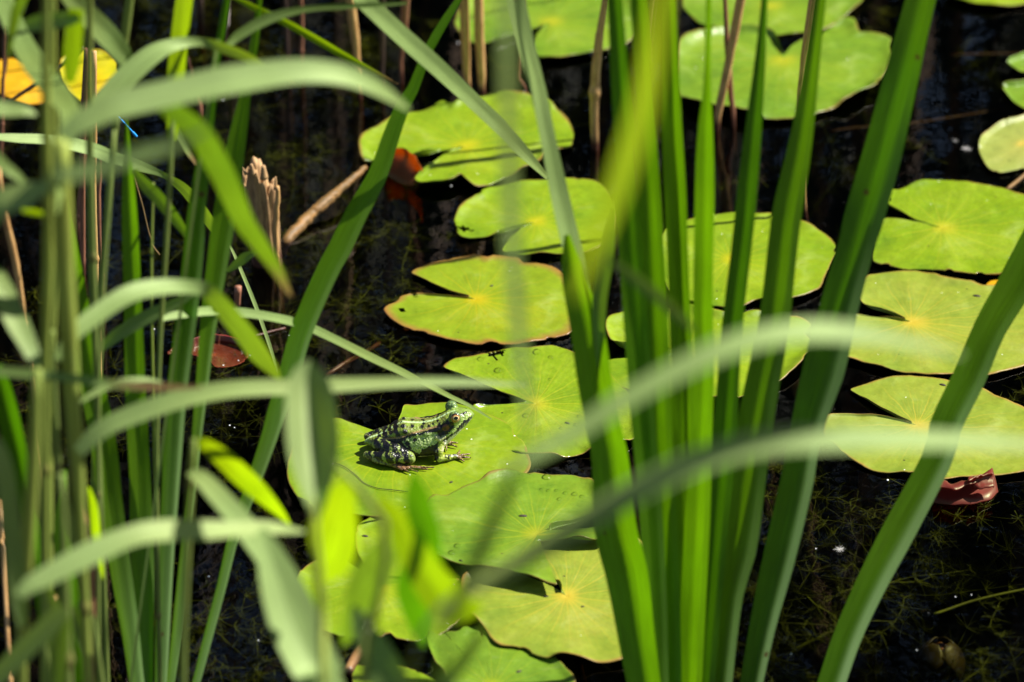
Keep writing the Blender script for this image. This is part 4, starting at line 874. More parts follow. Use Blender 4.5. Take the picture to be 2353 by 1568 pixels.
# left: iris fan
e = plant('iris', 370, 1568, -0.47, 'fan of five green sword leaves left of the frog', 'iris plant')
I = dict(fold=0.3, ext_top=0.12, ext_bot=True, edge=(0.1, 0.3, 1.4, 1.8), wax_sheen=1.0)
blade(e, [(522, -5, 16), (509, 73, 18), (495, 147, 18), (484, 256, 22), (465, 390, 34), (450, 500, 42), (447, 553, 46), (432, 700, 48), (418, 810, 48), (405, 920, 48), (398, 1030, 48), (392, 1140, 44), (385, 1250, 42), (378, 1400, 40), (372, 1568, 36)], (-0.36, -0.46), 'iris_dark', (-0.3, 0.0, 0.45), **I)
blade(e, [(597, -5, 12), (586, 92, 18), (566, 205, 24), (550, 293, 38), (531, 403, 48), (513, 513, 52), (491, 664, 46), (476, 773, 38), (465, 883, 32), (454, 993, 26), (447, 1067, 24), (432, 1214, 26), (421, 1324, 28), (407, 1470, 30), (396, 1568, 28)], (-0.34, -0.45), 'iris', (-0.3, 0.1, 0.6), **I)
blade(e, [(291, 275, 4), (294, 366, 20), (298, 480, 34), (304, 640, 40), (308, 773, 44), (311, 883, 46), (316, 993, 48), (322, 1104, 50), (326, 1250, 54), (330, 1360, 50), (333, 1568, 44)], (-0.36, -0.46), 'iris', (-0.4, 0.0, 0.4), fold=0.3, ext_bot=True, edge=(0, 0.2, 1.5), wax_sheen=1.0)
blade(e, [(146, 380, 8), (152, 470, 22), (165, 590, 36), (183, 700, 44), (205, 847, 55), (227, 957, 58), (242, 1050, 58), (250, 1130, 58), (264, 1214, 52), (280, 1324, 48), (300, 1450, 42), (315, 1568, 38)], (-0.38, -0.47), 'iris', (-0.35, 0.0, 0.3), fold=0.3, ext_bot=True, edge=(0, 0.2, 1.5), wax_sheen=1.0)
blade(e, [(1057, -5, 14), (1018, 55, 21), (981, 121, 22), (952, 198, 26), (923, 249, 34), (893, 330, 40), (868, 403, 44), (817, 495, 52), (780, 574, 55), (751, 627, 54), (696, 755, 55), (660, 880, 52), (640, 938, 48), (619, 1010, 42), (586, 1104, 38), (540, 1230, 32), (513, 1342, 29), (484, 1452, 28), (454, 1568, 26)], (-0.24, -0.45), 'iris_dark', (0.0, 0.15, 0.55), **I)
e = plant('iris', 20, 1100, -0.6, 'short dark green blade at the left border', 'iris plant')
blade(e, [(-15, 840, 40), (5, 900, 48), (30, 1000, 50), (50, 1090, 42), (70, 1200, 36), (90, 1330, 34)], -0.58, 'iris_dark', -0.1, ext_bot=True, fold=0.3)

# foreground reeds on the left
GR = 'reeds growing on the near bank'
e = plant('reed', 170, 1150, -0.80, 'thick stemmed reed with three long arching leaves in the left foreground', 'reed', GR)
stem(e, [(140, 325, 40), (143, 480, 46), (150, 640, 44), (160, 800, 40), (168, 950, 38), (178, 1080, 34), (183, 1180, 26)], -0.76, 'stem_yellow', to_ground=True, nodes=(0.55,))
blade(e, [(145, 316, 34), (183, 284, 50), (225, 262, 56), (269, 243, 60), (366, 221, 64), (440, 204, 65), (513, 188, 66), (600, 174, 62), (660, 166, 58), (720, 164, 52), (785, 171, 46), (840, 189, 40), (890, 216, 30), (940, 252, 10)], (-0.86, -0.80), 'reed', (0.45, 0.4), fold=0.15)
blade(e, [(139, 828, 28), (165, 773, 36), (220, 726, 42), (293, 678, 42), (366, 660, 38), (440, 660, 32), (476, 668, 36), (513, 705, 42), (568, 773, 46), (605, 828, 40), (640, 872, 10)], (-0.74, -0.62), 'reed', (0.5, 0.5, 0.45, -0.6, -0.75, -0.8), fold=0.12)
blade(e, [(180, 1040, 30), (215, 1003, 40), (256, 975, 43), (330, 945, 44), (421, 916, 42), (513, 898, 40), (605, 891, 38), (694, 890, 36), (780, 885, 32), (900, 880, 26), (1050, 878, 20), (1215, 886, 5)], (-0.78, -0.72), 'reed', (0.35, 0.3), fold=0.15)
e = plant('reed', 106, 600, -0.80, 'reed with a straight yellow stem and a broad shaded leaf at upper left', 'reed', GR)
stem(e, [(107, -10, 19), (106, 200, 22), (109, 400, 24), (112, 560, 26), (108, 700, 26), (104, 850, 20)], -0.74, 'stem_yellow', ext_top=0.2, to_ground=True, nodes=(0.6,))
blade(e, [(-10, -30, 44), (5, 0, 46), (48, 92, 50), (85, 154, 55), (130, 215, 58), (158, 262, 48), (150, 330, 30)], (-0.44, -0.70), 'reed_green', (0.5, 0.4), ext_top=0.1, fold=0.15)
blade(e, [(112, 415, 20), (140, 402, 34), (220, 388, 36), (311, 359, 36), (403, 333, 26), (480, 296, 8)], (-1.2, -1.22), 'reed', 0.55, fold=0.15)
blade(e, [(380, 240, 36), (420, 270, 48), (460, 308, 56), (497, 370, 58), (531, 440, 54), (562, 510, 46), (595, 560, 38), (635, 620, 28), (667, 680, 8)], (-0.80, -0.70), 'reed_green', (-0.6, -0.7), dry=(0.8, 1.0), fold=0.1)
e = plant('reed', 207, 700, -0.55, 'green reed stem with two broad leaves crossing the golden pad', 'reed', GR)
stem(e, [(207, -10, 14), (205, 150, 17), (206, 300, 18), (208, 450, 18), (212, 600, 18), (216, 720, 16), (222, 900, 14)], -0.50, 'stem', ext_top=0.2, to_ground=True, nodes=(0.5,))
blade(e, [(150, -20, 40), (180, 15, 46), (220, 55, 52), (256, 92, 52), (285, 128, 42), (315, 165, 10)], (-0.5, -0.42), 'reed', (0.3, 0.3), ext_top=0.08, fold=0.2)
blade(e, [(205, 265, 26), (240, 232, 48), (293, 176, 50), (348, 128, 46), (396, 104, 30), (458, 96, 21), (513, 110, 24), (568, 132, 22), (623, 165, 15), (678, 196, 4)], (-0.5, -0.42), 'reed', (0.4, 0.45, 0.4, -0.6, -0.6, -0.5), dry=(0.86, 0.97), fold=0.15)
e = plant('reed', 280, 600, -0.45, 'slim green reed stem with one narrow drooping leaf over the dark water', 'reed', GR)
stem(e, [(299, -10, 20), (283, 110, 20), (268, 256, 16), (254, 403, 16), (242, 550, 15), (232, 640, 14), (224, 760, 13)], -0.40, 'stem', ext_top=0.15, to_ground=True, nodes=(0.7,))
blade(e, [(308, 392, 14), (335, 425, 28), (366, 458, 31), (400, 500, 26), (432, 545, 14), (446, 575, 4)], (-0.40, -0.35), 'reed_green', -0.15, fold=0.15)
e = plant('reed', 0, 316, -0.30, 'narrow pale leaf entering from the left border and drooping to the right', 'reed', GR)
blade(e, [(-20, 314, 13), (40, 318, 20), (110, 322, 24), (200, 340, 30), (260, 362, 30), (330, 385, 22), (377, 403, 14), (421, 432, 24), (458, 476, 27), (495, 531, 20), (522, 585, 5)], (-0.26, -0.18), 'reed', (0.5, 0.4, -0.4, -0.5), fold=0.12, n=60)
e = plant('reed', 410, 250, -0.45, 'upright bright yellow green leaf at the upper left', 'reed', GR)
blade(e, [(427, -10, 40), (414, 92, 40), (407, 165, 40), (400, 250, 34), (396, 320, 20)], (-0.42, -0.44), 'lime', (-0.75, -0.6), ext_top=0.15, fold=0.2)
stem(e, [(397, 270, 12), (390, 420, 12), (380, 590, 11), (370, 737, 11), (364, 883, 10), (359, 1067, 11), (362, 1300, 11)], (-0.44, -0.47), 'stem', to_ground=True, nodes=(0.4, 0.75))
e = plant('reed', 148, 1400, -0.9, 'leaning reed with a wide pale arching leaf in the bottom left corner', 'reed', GR)
stem(e, [(140, 1090, 18), (146, 1250, 22), (150, 1400, 27), (152, 1575, 30)], -0.86, 'stem', to_ground=True, nodes=(0.3,))
blade(e, [(45, 1370, 26), (70, 1346, 40), (110, 1324, 48), (201, 1276, 55), (293, 1236, 50), (366, 1221, 49), (458, 1219, 46), (531, 1216, 38), (623, 1213, 28), (700, 1222, 6)], (-0.98, -0.90), 'reed', (0.5, 0.4), fold=0.12)
blade(e, [(150, 1400, 30), (125, 1425, 44), (60, 1490, 48), (-5, 1555, 44), (-50, 1600, 30)], -0.92, 'reed', 0.3, fold=0.15)
blade(e, [(152, 1420, 20), (140, 1470, 36), (130, 1530, 44), (125, 1600, 40)], -0.9, 'reed_green', 0.1, fold=0.15)
e = plant('reed', 70, 1200, -0.95, 'tan old reed stem with a green side leaf near the left border', 'reed', GR)
stem(e, [(86, 850, 22), (80, 994, 28), (73, 1110, 31), (66, 1214, 32), (56, 1360, 28), (50, 1480, 26)], -0.82, 'stem_yellow', to_ground=True, nodes=(0.75,))
blade(e, [(-20, 620, 44), (5, 668, 50), (37, 737, 52), (70, 805, 38), (88, 860, 12)], (-0.75, -0.8), 'reed_green', (0.4, 0.3), fold=0.15)
blade(e, [(-20, 1010, 40), (8, 1075, 44), (25, 1200, 46), (40, 1350, 40), (52, 1440, 20)], -0.86, 'reed', 0.15, fold=0.15)
e = plant('reed', 140, 1100, -0.7, 'two jointed thin green reed stem with a swollen knot, lower left', 'reed', GR)
stem(e, [(88, 840, 14), (117, 993, 18), (136, 1085, 17), (165, 1214, 22), (194, 1342, 20), (214, 1440, 16)], -0.66, 'stem', to_ground=True, nodes=(0.35, 0.8))
stem(e, [(120, 760, 10), (125, 900, 14), (130, 1000, 15), (137, 1085, 18)], -0.66, 'stem', nodes=(0.97,))
e = plant('reed', 0, 860, -0.85, 'thin level leaf with a dry orange end crossing the left foreground', 'reed', GR)
blade(e, [(-20, 852, 24), (92, 861, 22), (183, 872, 20), (256, 882, 20), (330, 887, 19), (400, 890, 14), (465, 890, 4)], -0.78, 'reed_green', 0.1, dry=(0.5, 0.75), fold=0.1)
e = plant('reed', 0, 470, -0.9, 'cluster of pale blurred leaf tips poking in at the left border', 'reed', GR)
blade(e, [(-30, 500, 60), (0, 470, 60), (60, 448, 55), (110, 428, 22)], -0.86, 'reed', 0.45, fold=0.1)
blade(e, [(-20, 246, 36), (20, 252, 32), (55, 254, 24), (84, 264, 6)], -0.7, 'reed', 0.45, fold=0.1)
blade(e, [(-20, 350, 26), (10, 382, 26), (40, 405, 20), (66, 428, 6)], -0.7, 'reed_green', 0.3, fold=0.1)
blade(e, [(50, 484, 10), (80, 488, 14), (110, 494, 10), (130, 498, 3)], -0.7, 'lime', -0.5, fold=0.1)
blade(e, [(60, 60, 30), (100, 50, 40), (150, 44, 36), (190, 36, 20)], -0.6, 'reed_green', -0.2, fold=0.1)
blade(e, [(176, 20, 34), (170, 80, 42), (165, 140, 40), (160, 190, 20)], -0.6, 'lime', -0.1, fold=0.1)
e = plant('dry_reed', 20, 500, -0.35, 'shiny tan cane leaning at the left border', 'dry reed', GS)
stem(e, [(-4, 380, 13), (2, 440, 14), (12, 500, 16), (33, 590, 18), (51, 700, 14), (62, 760, 11), (72, 860, 10)], -0.38, 'straw', to_ground=True, nodes=(0.3,))
e = plant('dry_reed', 222, 700, -0.14, 'straight cut straw reed on which the damselfly sits', 'dry reed', GS)
stem(e, [(217, 118, 12), (217, 300, 12), (216, 450, 12), (219, 600, 14), (226, 740, 13), (229, 860, 11), (231, 940, 9)], -0.13, 'straw', sub=0.1, nodes=(0.42, 0.72), wobble=0.0004)
e = plant('dry_reed', 198, 300, -0.2, 'dark brown stem right behind the green stem over the golden pad', 'dry reed', GS)
stem(e, [(199, 112, 12), (196, 200, 16), (192, 290, 20), (190, 380, 14)], 0.10, 'straw_red', to_ground=True)
e = plant('dry_reed', 100, 180, 0.3, 'dark bare twig slanting across the orange pad', 'dry reed', GS)
stem(e, [(192, 110, 9), (150, 145, 9), (92, 187, 10), (50, 215, 9), (10, 242, 8)], 0.24, 'straw_dark', to_ground=False, sub=0.0)
e = plant('dry_reed', 190, 1300, -0.7, 'orange brown dry stem piece behind the wide arching leaf, lower left', 'dry reed', GS)
stem(e, [(172, 1040, 26), (178, 1130, 24), (203, 1250, 16), (213, 1310, 15), (212, 1390, 13)], -0.66, 'straw_red', to_ground=True)
e = plant('dry_reed', 108, 1540, -0.8, 'tan straw bits low in the left corner', 'dry reed', GS)
stem(e, [(128, 1370, 10), (118, 1440, 12), (102, 1568, 12)], -0.6, 'straw', to_ground=True)
e = plant('reed', 425, 1060, -0.75, 'reed with two curving leaves, one lime and one pale, below left of the frog', 'reed', GR)
stem(e, [(446, 1010, 12), (441, 1060, 16), (434, 1200, 16), (425, 1400, 16), (420, 1575, 16)], -0.78, 'stem', to_ground=True, nodes=(0.1,))
blade(e, [(443, 1015, 12), (460, 1015, 22), (487, 1030, 34), (531, 1067, 46), (586, 1122, 44), (635, 1172, 24), (665, 1205, 5)], (-0.78, -0.7), 'lime', (-0.5, -0.75), fold=0.12)
blade(e, [(436, 1085, 18), (460, 1096, 34), (495, 1133, 46), (550, 1195, 52), (605, 1269, 54), (660, 1360, 48), (714, 1434, 30), (745, 1485, 8)], (-0.8, -0.92), 'reed', (0.5, 0.3), fold=0.15)
e = plant('reed', 700, 1500, -1.0, 'wide twisted leaf with a glowing patch at the bottom left of centre', 'reed', GR)
blade(e, [(600, 1215, 20), (625, 1290, 72), (655, 1380, 108), (690, 1470, 118), (745, 1575, 104), (790, 1660, 60)], (-0.92, -0.98), 'reed', (0.35, 0.3, -0.55, 0.1, 0.1), ext_bot=True, fold=0.3)
# thin grasses
GG = 'thin grass blades over the water'
e = plant('grass_blade', 560, 720, -0.45, 'thin arching grass blade whose tip hangs past the frog', 'grass blade', GG)
blade(e, [(370, 735, 10), (400, 725, 18), (480, 715, 20), (560, 719, 21), (640, 732, 20), (700, 748, 20), (770, 780, 19), (850, 820, 19), (930, 858, 16), (1000, 893, 12), (1036, 912, 10), (1064, 925, 9), (1092, 940, 7), (1130, 964, 2)], (-0.42, -0.22), 'reed', 0.25, fold=0.12, n=60)
e = plant('grass_blade', 600, 700, -0.15, 'fine pale grass blade curving down above the red sunken leaf', 'grass blade', GG)
blade(e, [(522, 555, 4), (535, 578, 6), (550, 612, 8), (586, 700, 9), (619, 792, 8), (641, 866, 3)], (-0.12, -0.16), 'reed', 0.3, fold=0.2)
e = plant('grass_blade', 1000, 150, -0.40, 'long pale blade slanting down from the top edge over the broad pad', 'grass blade', GG)
blade(e, [(815, -25, 40), (835, 0, 42), (912, 73, 42), (1003, 154, 41), (1077, 223, 37), (1150, 293, 33), (1205, 352, 28), (1258, 409, 10)], (-0.36, -0.22), 'reed', (0.45, 0.35), ext_top=0.15, fold=0.2)
e = plant('grass_blade', 700, 20, -0.40, 'green leaf running level along the top edge then bending down', 'grass blade', GG)
blade(e, [(935, 7, 6), (860, 12, 11), (785, 15, 13), (696, 22, 15), (623, 40, 24), (571, 66, 23), (531, 95, 20), (505, 122, 14), (490, 160, 8)], (-0.38, -0.44), 'reed_green', (0.3, 0.3), ext_bot=True, fold=0.15, root=(-0.24, -0.5, -0.03))
e = plant('grass_blade', 750, 110, -0.35, 'lime blade with brown tip slanting over the pink stalk at the top', 'grass blade', GG)
blade(e, [(530, -10, 10), (585, 18, 14), (641, 44, 17), (714, 84, 18), (785, 125, 17), (850, 160, 12), (915, 194, 4)], (-0.36, -0.25), 'lime', (-0.2, -0.3), ext_top=0.1, dry=(0.85, 0.98), fold=0.15)
e = plant('grass_blade', 430, 350, -0.3, 'short drooping blade with dry brown tip behind the lime leaf', 'grass blade', GG)
blade(e, [(398, 285, 10), (412, 312, 13), (430, 346, 12), (445, 368, 9), (460, 392, 4)], -0.32, 'reed', 0.3, dry=(0.5, 0.8), fold=0.15)
e = plant('grass_blade', 300, 750, -0.5, 'dull green blade rising right behind the lower arching leaf', 'grass blade', GG)
blade(e, [(222, 812, 10), (245, 790, 22), (275, 766, 30), (330, 733, 32), (390, 704, 26), (445, 676, 10)], -0.45, 'reed_green', 0.1, fold=0.15)
e = plant('grass_blade', 560, 600, -0.25, 'small dark blade beside the foot of the stump', 'grass blade', GG)
blade(e, [(522, 624, 8), (545, 606, 20), (566, 590, 22), (594, 577, 6)], -0.3, 'reed_green', 0.0, fold=0.15)
e = plant('hair_thread', 340, 500, -0.2, 'fine tan curling fibre hanging between the green blades', 'thread', None)
stem(e, [(306, 400, 3), (318, 440, 3), (328, 475, 3), (341, 531, 3), (352, 565, 3), (367, 586, 2.5)], -0.2, 'thread', n=40)
e = plant('grass_blade', 1175, 500, -1.4, 'very near blurred pale grass blade, upright right of the frog', 'grass blade', GG)
blade(e, [(1163, -30, 32), (1166, 200, 32), (1172, 450, 32), (1178, 600, 31), (1192, 760, 29), (1208, 920, 22), (1216, 1010, 6)], -1.36, 'reed', 0.6, ext_top=0.1, fold=0.1)
# finer growth filling the left margin
GF = 'fine stems and blades crowding the left margin'
for (lab, Y, mat, pts, kw) in [
    ('slim yellow stem close beside the thick reed stem, far left', -0.62, 'stem_yellow', [(124, -10, 9), (126, 200, 10), (130, 420, 11), (128, 640, 11), (120, 860, 12), (116, 1060, 12)], {}),
    ('thin pale stem leaning left behind the thick reed stem', -0.55, 'stem', [(262, 300, 8), (250, 480, 10), (238, 640, 10), (230, 820, 10), (226, 1000, 10)], {}),
    ('hair thin olive stem between two dark sword leaves', -0.4, 'stem_yellow', [(352, 420, 5), (348, 640, 6), (352, 900, 6), (358, 1200, 7)], {}),
    ('slim green stem rising in the bottom left corner', -0.75, 'stem', [(102, 1010, 12), (96, 1180, 14), (100, 1380, 15), (108, 1580, 15)], {}),
    ('thin brown stem low between the sword leaves', -0.42, 'straw_red', [(270, 1240, 6), (282, 1380, 7), (300, 1568, 8)], {}),
    ('short tan stem at the left border behind pale leaves', -0.5, 'straw', [(-2, 1150, 10), (4, 1240, 11), (10, 1330, 10)], {})]:
    e = plant('reed', pts[2][0], pts[2][1], Y, lab, 'reed', GF); stem(e, pts, (Y+0.04, Y), mat, to_ground=True, ext_top=0.12 if pts[0][1] < 0 else 0.0, nodes=(0.5,))
for (lab, Y, mat, lit, pts) in [
    ('narrow dim leaf low in the left corner, leaning right', -0.6, 'reed_green', 0.2, [(168, 1395, 8), (182, 1450, 22), (200, 1510, 24), (214, 1580, 20)]),
    ('broad grey green leaf pointing down in the left corner', -0.8, 'reed', 0.1, [(100, 1330, 14), (118, 1400, 44), (128, 1450, 50), (140, 1530, 44), (160, 1600, 30)]),
    ('dark leaf rising behind the joint of the left reeds', -0.55, 'iris_dark', 0.0, [(150, 1080, 8), (142, 1180, 30), (150, 1290, 40), (172, 1420, 36), (190, 1568, 30)]),
    ('fine arched blade from the thick reed to the dark water', -0.66, 'reed', 0.4, [(176, 930, 6), (215, 905, 14), (270, 880, 16), (330, 872, 10), (372, 878, 3)]),
    ('short lime blade beside the knotted stem, lower left', -0.62, 'lime', -0.5, [(204, 1120, 6), (216, 1165, 18), (222, 1230, 20), (232, 1300, 10), (236, 1330, 3)]),
    ('pale blade tip hanging at the top left corner', -0.6, 'reed_green', 0.3, [(60, -20, 20), (40, 20, 26), (28, 70, 20), (20, 130, 6)])]:
    e = plant('grass_blade', pts[1][0], pts[1][1], Y, lab, 'grass blade', GF); blade(e, pts, (Y, Y+0.02), mat, lit, fold=0.15)
# near arching reeds on the right
e = plant('reed', 1080, 1350, -1.0, 'near blurred reed whose pale leaf arches across the lower right', 'reed', GR)
blade(e, [(925, 1600, 12), (955, 1500, 14), (990, 1425, 16), (1040, 1382, 24), (1100, 1345, 36), (1200, 1288, 48), (1300, 1225, 54), (1400, 1163, 57), (1500, 1108, 58), (1600, 1062, 58), (1700, 1030, 58), (1800, 1013, 57), (1950, 1008, 52), (2100, 1010, 46), (2250, 1014, 36), (2380, 1022, 22), (2450, 1030, 8)], (-1.38, -1.30), 'reed', (0.5, 0.5, 0.5, 0.45), fold=0.1, n=70, ext_bot=True)
e = plant('reed', 1250, 1030, -1.0, 'near blurred reed whose pale leaf arches over the middle of the fan', 'reed', GR)
blade(e, [(1150, 1088, 10), (1200, 1060, 26), (1250, 1032, 38), (1330, 987, 44), (1450, 910, 48), (1560, 850, 51), (1660, 803, 53), (1760, 773, 52), (1880, 760, 46), (2000, 770, 38), (2100, 790, 26), (2210, 815, 8)], (-1.38, -1.30), 'reed', (0.45, 0.45, 0.45), fold=0.1, n=60)
e = plant('reed', 1450, 350, -1.3, 'very near glowing yellow green leaf crossing the top of the fan', 'reed', GR)
blade(e, [(1530, -30, 34), (1515, 20, 36), (1500, 130, 44), (1475, 260, 54), (1435, 390, 56), (1392, 505, 46), (1352, 605, 32), (1322, 690, 10)], (-1.52, -1.46), 'lime_pale', (0.6, 0.3, -0.5, -0.6, -0.6), ext_top=0.1, fold=0.1)
e = plant('reed', 1560, 700, -1.0, 'thin dark blurred leaf slanting across the fan', 'reed', GR)
blade(e, [(1380, 585, 8), (1440, 625, 22), (1510, 680, 26), (1570, 735, 20), (1600, 765, 6)], -0.95, 'reed_green', -0.2, fold=0.1)
e = plant('reed', 1370, 600, -0.6, 'grey green blade between the fan and the heart shaped pad', 'reed', GR)
blade(e, [(1412, 480, 10), (1402, 540, 26), (1390, 610, 34), (1378, 690, 34), (1378, 780, 28), (1392, 900, 26), (1412, 1100, 24), (1445, 1400, 20)], -0.48, 'reed_green', 0.05, ext_bot=True, fold=0.25)
e = plant('reed', 1100, 1250, -1.1, 'dim blurred leaf hanging across the drop dotted pad', 'reed', GR)
blade(e, [(1190, 1060, 14), (1165, 1130, 28), (1143, 1177, 34), (1095, 1287, 36), (1055, 1380, 26), (1030, 1450, 18), (1000, 1600, 14)], -1.38, 'reed_green', 0.0, fold=0.15, ext_bot=True)
e = plant('reed', 1060, 1500, -1.2, 'dim blurred leaf in the bottom margin below the yellowish pad', 'reed', GR)
blade(e, [(1120, 1430, 8), (1095, 1475, 24), (1055, 1530, 36), (1000, 1600, 36), (960, 1660, 30)], -1.15, 'reed_green', -0.1, ext_bot=True, fold=0.15)

# broad leaved shoot, very near
e = plant('leafy_shoot', 800, 1500, -1.15, 'near blurred shoot of broad pointed leaves, lime and dark, below the frog', 'leafy shoot')
S_ = dict(fold=0.12, n=30)
stem(e, [(720, 1150, 12), (724, 1230, 18), (735, 1340, 20), (742, 1460, 20), (745, 1600, 20)], -1.08, 'stem_yellow', to_ground=True)
stem(e, [(770, 1060, 10), (812, 1112, 18), (850, 1150, 22), (885, 1215, 20), (880, 1330, 18), (850, 1450, 18), (830, 1600, 20)], -1.1, 'stem', to_ground=True)
blade(e, [(713, 828, 8), (708, 868, 74), (711, 935, 112), (717, 1005, 122), (722, 1080, 104), (726, 1150, 58), (728, 1200, 10)], (-0.90, -0.98), 'willow', (0.1, 0.0), fold=1.1, n=30)
blade(e, [(818, 1108, 14), (796, 1146, 74), (776, 1204, 128), (756, 1268, 108), (742, 1315, 48), (734, 1345, 6)], (-0.98, -0.95), 'lime', (-0.5, -0.55), **S_)
blade(e, [(918, 1205, 10), (896, 1256, 58), (870, 1298, 84), (842, 1350, 84), (812, 1422, 58), (788, 1485, 8)], (-1.0, -0.96), 'willow', (-0.15, -0.1), **S_)
blade(e, [(868, 1140, 10), (898, 1178, 50), (930, 1226, 66), (964, 1290, 80), (1000, 1345, 92), (1040, 1388, 88), (1080, 1395, 50), (1110, 1388, 8)], (-1.0, -1.02), 'lime', (-0.5, -0.55), **S_)
blade(e, [(925, 1290, 8), (942, 1338, 58), (956, 1385, 78), (966, 1438, 56), (974, 1488, 8)], (-0.98, -0.95), 'iris_dark', (-0.3, -0.3), **S_)
blade(e, [(950, 1082, 8), (958, 1126, 50), (966, 1175, 66), (987, 1238, 56), (1010, 1308, 8)], (-1.02, -1.0), 'iris_dark', (-0.2, -0.2), **S_)
blade(e, [(812, 1392, 10), (835, 1450, 56), (868, 1510, 80), (900, 1580, 84), (925, 1650, 50)], (-1.0, -1.05), 'reed_green', (-0.3, -0.3), **S_)

# ------------------------------------------------------------------ damselfly
def damselfly():
    hd = tf(1, [(628, 630)])[0]; tl = tf(1, [(862, 864)])[0]; Y = -0.11
    H = onY(*hd, Y); T = onY(*tl, Y+0.004)
    e = tag(empty('damselfly', H), 'tiny bright blue damselfly clinging to the straight straw reed', 'damselfly')
    n = 60; t = np.linspace(0, 1, n); P = H[None]*(1-t)[:, None]+T[None]*t[:, None]; P[:, 2] += 0.0012*np.sin(t*math.pi)
    r = np.where(t < 0.06, 0.0013, np.where(t < 0.22, 0.0016*np.sin((t-0.06)/0.16*math.pi*0.8+0.35)+0.0002, 0.0006)); r = np.where(t > 0.87, 0.0010, r); r[-1] = 0.0004; r[0] = 0.0005
    V, F, UV = tube_mesh(P, r, 10)
    c = np.where(((t*9) % 1 > 0.80) & (t > 0.2) & (t < 0.85), 1, 0) | ((t > 0.07) & (t < 0.2) & (np.sin(t*180) > 0.3)) | (t > 0.975)
    vc = np.repeat(np.where(c[:, None] > 0, np.array([[0.01, 0.01, 0.015, 1]]), np.array([[0.02, 0.28, 0.75, 1]])), 10, 0)
    mesh_obj('body', V, F, M['skin_blue'], e, vcol=vc)
    ax = norm(T-H)
    for s in (-1, 1):
        a = H+ax*0.006; side = norm(np.array([0.35, s*0.35, 0.6])); L_ = 0.021; w = 0.0045; VV = []; n2 = 14
        for q in range(n2):
            u = q/(n2-1); cc = a+norm(ax+side*0.28)*L_*u; ww = w*math.sin(math.pi*min(1, 0.08+0.9*u))**0.7*(0.35+0.65*u)
            VV += [cc-side*ww*0.5, cc+side*ww*0.5]
        FF = [(2*q, 2*q+1, 2*q+3, 2*q+2) for q in range(n2-1)]
        mesh_obj('wing', VV, FF, M['wing'], e)
    for q in range(3):
        a = H+ax*(0.003+0.0012*q); b = a+np.array([-0.0025, -0.001, 0.001]); c2 = b+np.array([-0.002, 0, -0.0022])
        V, F, _ = tube_mesh(catmull(np.array([a, b, c2]), 6), np.full(6, 0.00018), 4); mesh_obj('leg', V, F, M['crumb'], e)
def vcol_mat(name, rough, bump=0.0, spec=0.5):
    m, nt, out = newmat(name); at = N(nt, 'ShaderNodeAttribute', attribute_name='skin')
    p = N(nt, 'ShaderNodeBsdfPrincipled', Roughness=rough); L(nt, at.outputs['Color'], p.inputs['Base Color']); p.inputs['Specular IOR Level'].default_value = spec
    tc = N(nt, 'ShaderNodeTexCoord')
    if bump:
        v = N(nt, 'ShaderNodeTexVoronoi', Scale=620.0); L(nt, tc.outputs['Object'], v.inputs['Vector'])
        n = N(nt, 'ShaderNodeTexNoise', Scale=900.0, Detail=2.0); L(nt, tc.outputs['Object'], n.inputs['Vector'])
        h = math_(nt, 'SUBTRACT', math_(nt, 'MULTIPLY', n.outputs[0], 0.4), v.outputs['Distance'])
        b = N(nt, 'ShaderNodeBump', Strength=bump, Distance=0.0006); L(nt, h, b.inputs['Height']); L(nt, b.outputs[0], p.inputs['Normal'])
    L(nt, p.outputs[0], out.inputs[0]); return m
M['skin_blue'] = vcol_mat('damselfly_blue', 0.3)
M['frogskin'] = vcol_mat('frog_skin', 0.30, 0.8, 0.5)
M['frogeye'] = vcol_mat('frog_eye', 0.05, 0.0, 0.6)
def wing_mat():
    m, nt, out = newmat('wing_film'); t = N(nt, 'ShaderNodeBsdfTransparent', Color=(0.93, 0.95, 0.97, 1)); g = N(nt, 'ShaderNodeBsdfGlossy', Roughness=0.15)
    n = N(nt, 'ShaderNodeTexNoise', Scale=500.0); f = math_(nt, 'MULTIPLY', n.outputs[0], 0.14)
    mx = N(nt, 'ShaderNodeMixShader'); L(nt, f, mx.inputs[0]); L(nt, t.outputs[0], mx.inputs[1]); L(nt, g.outputs[0], mx.inputs[2]); L(nt, mx.outputs[0], out.inputs[0]); return m
M['wing'] = wing_mat()
damselfly()

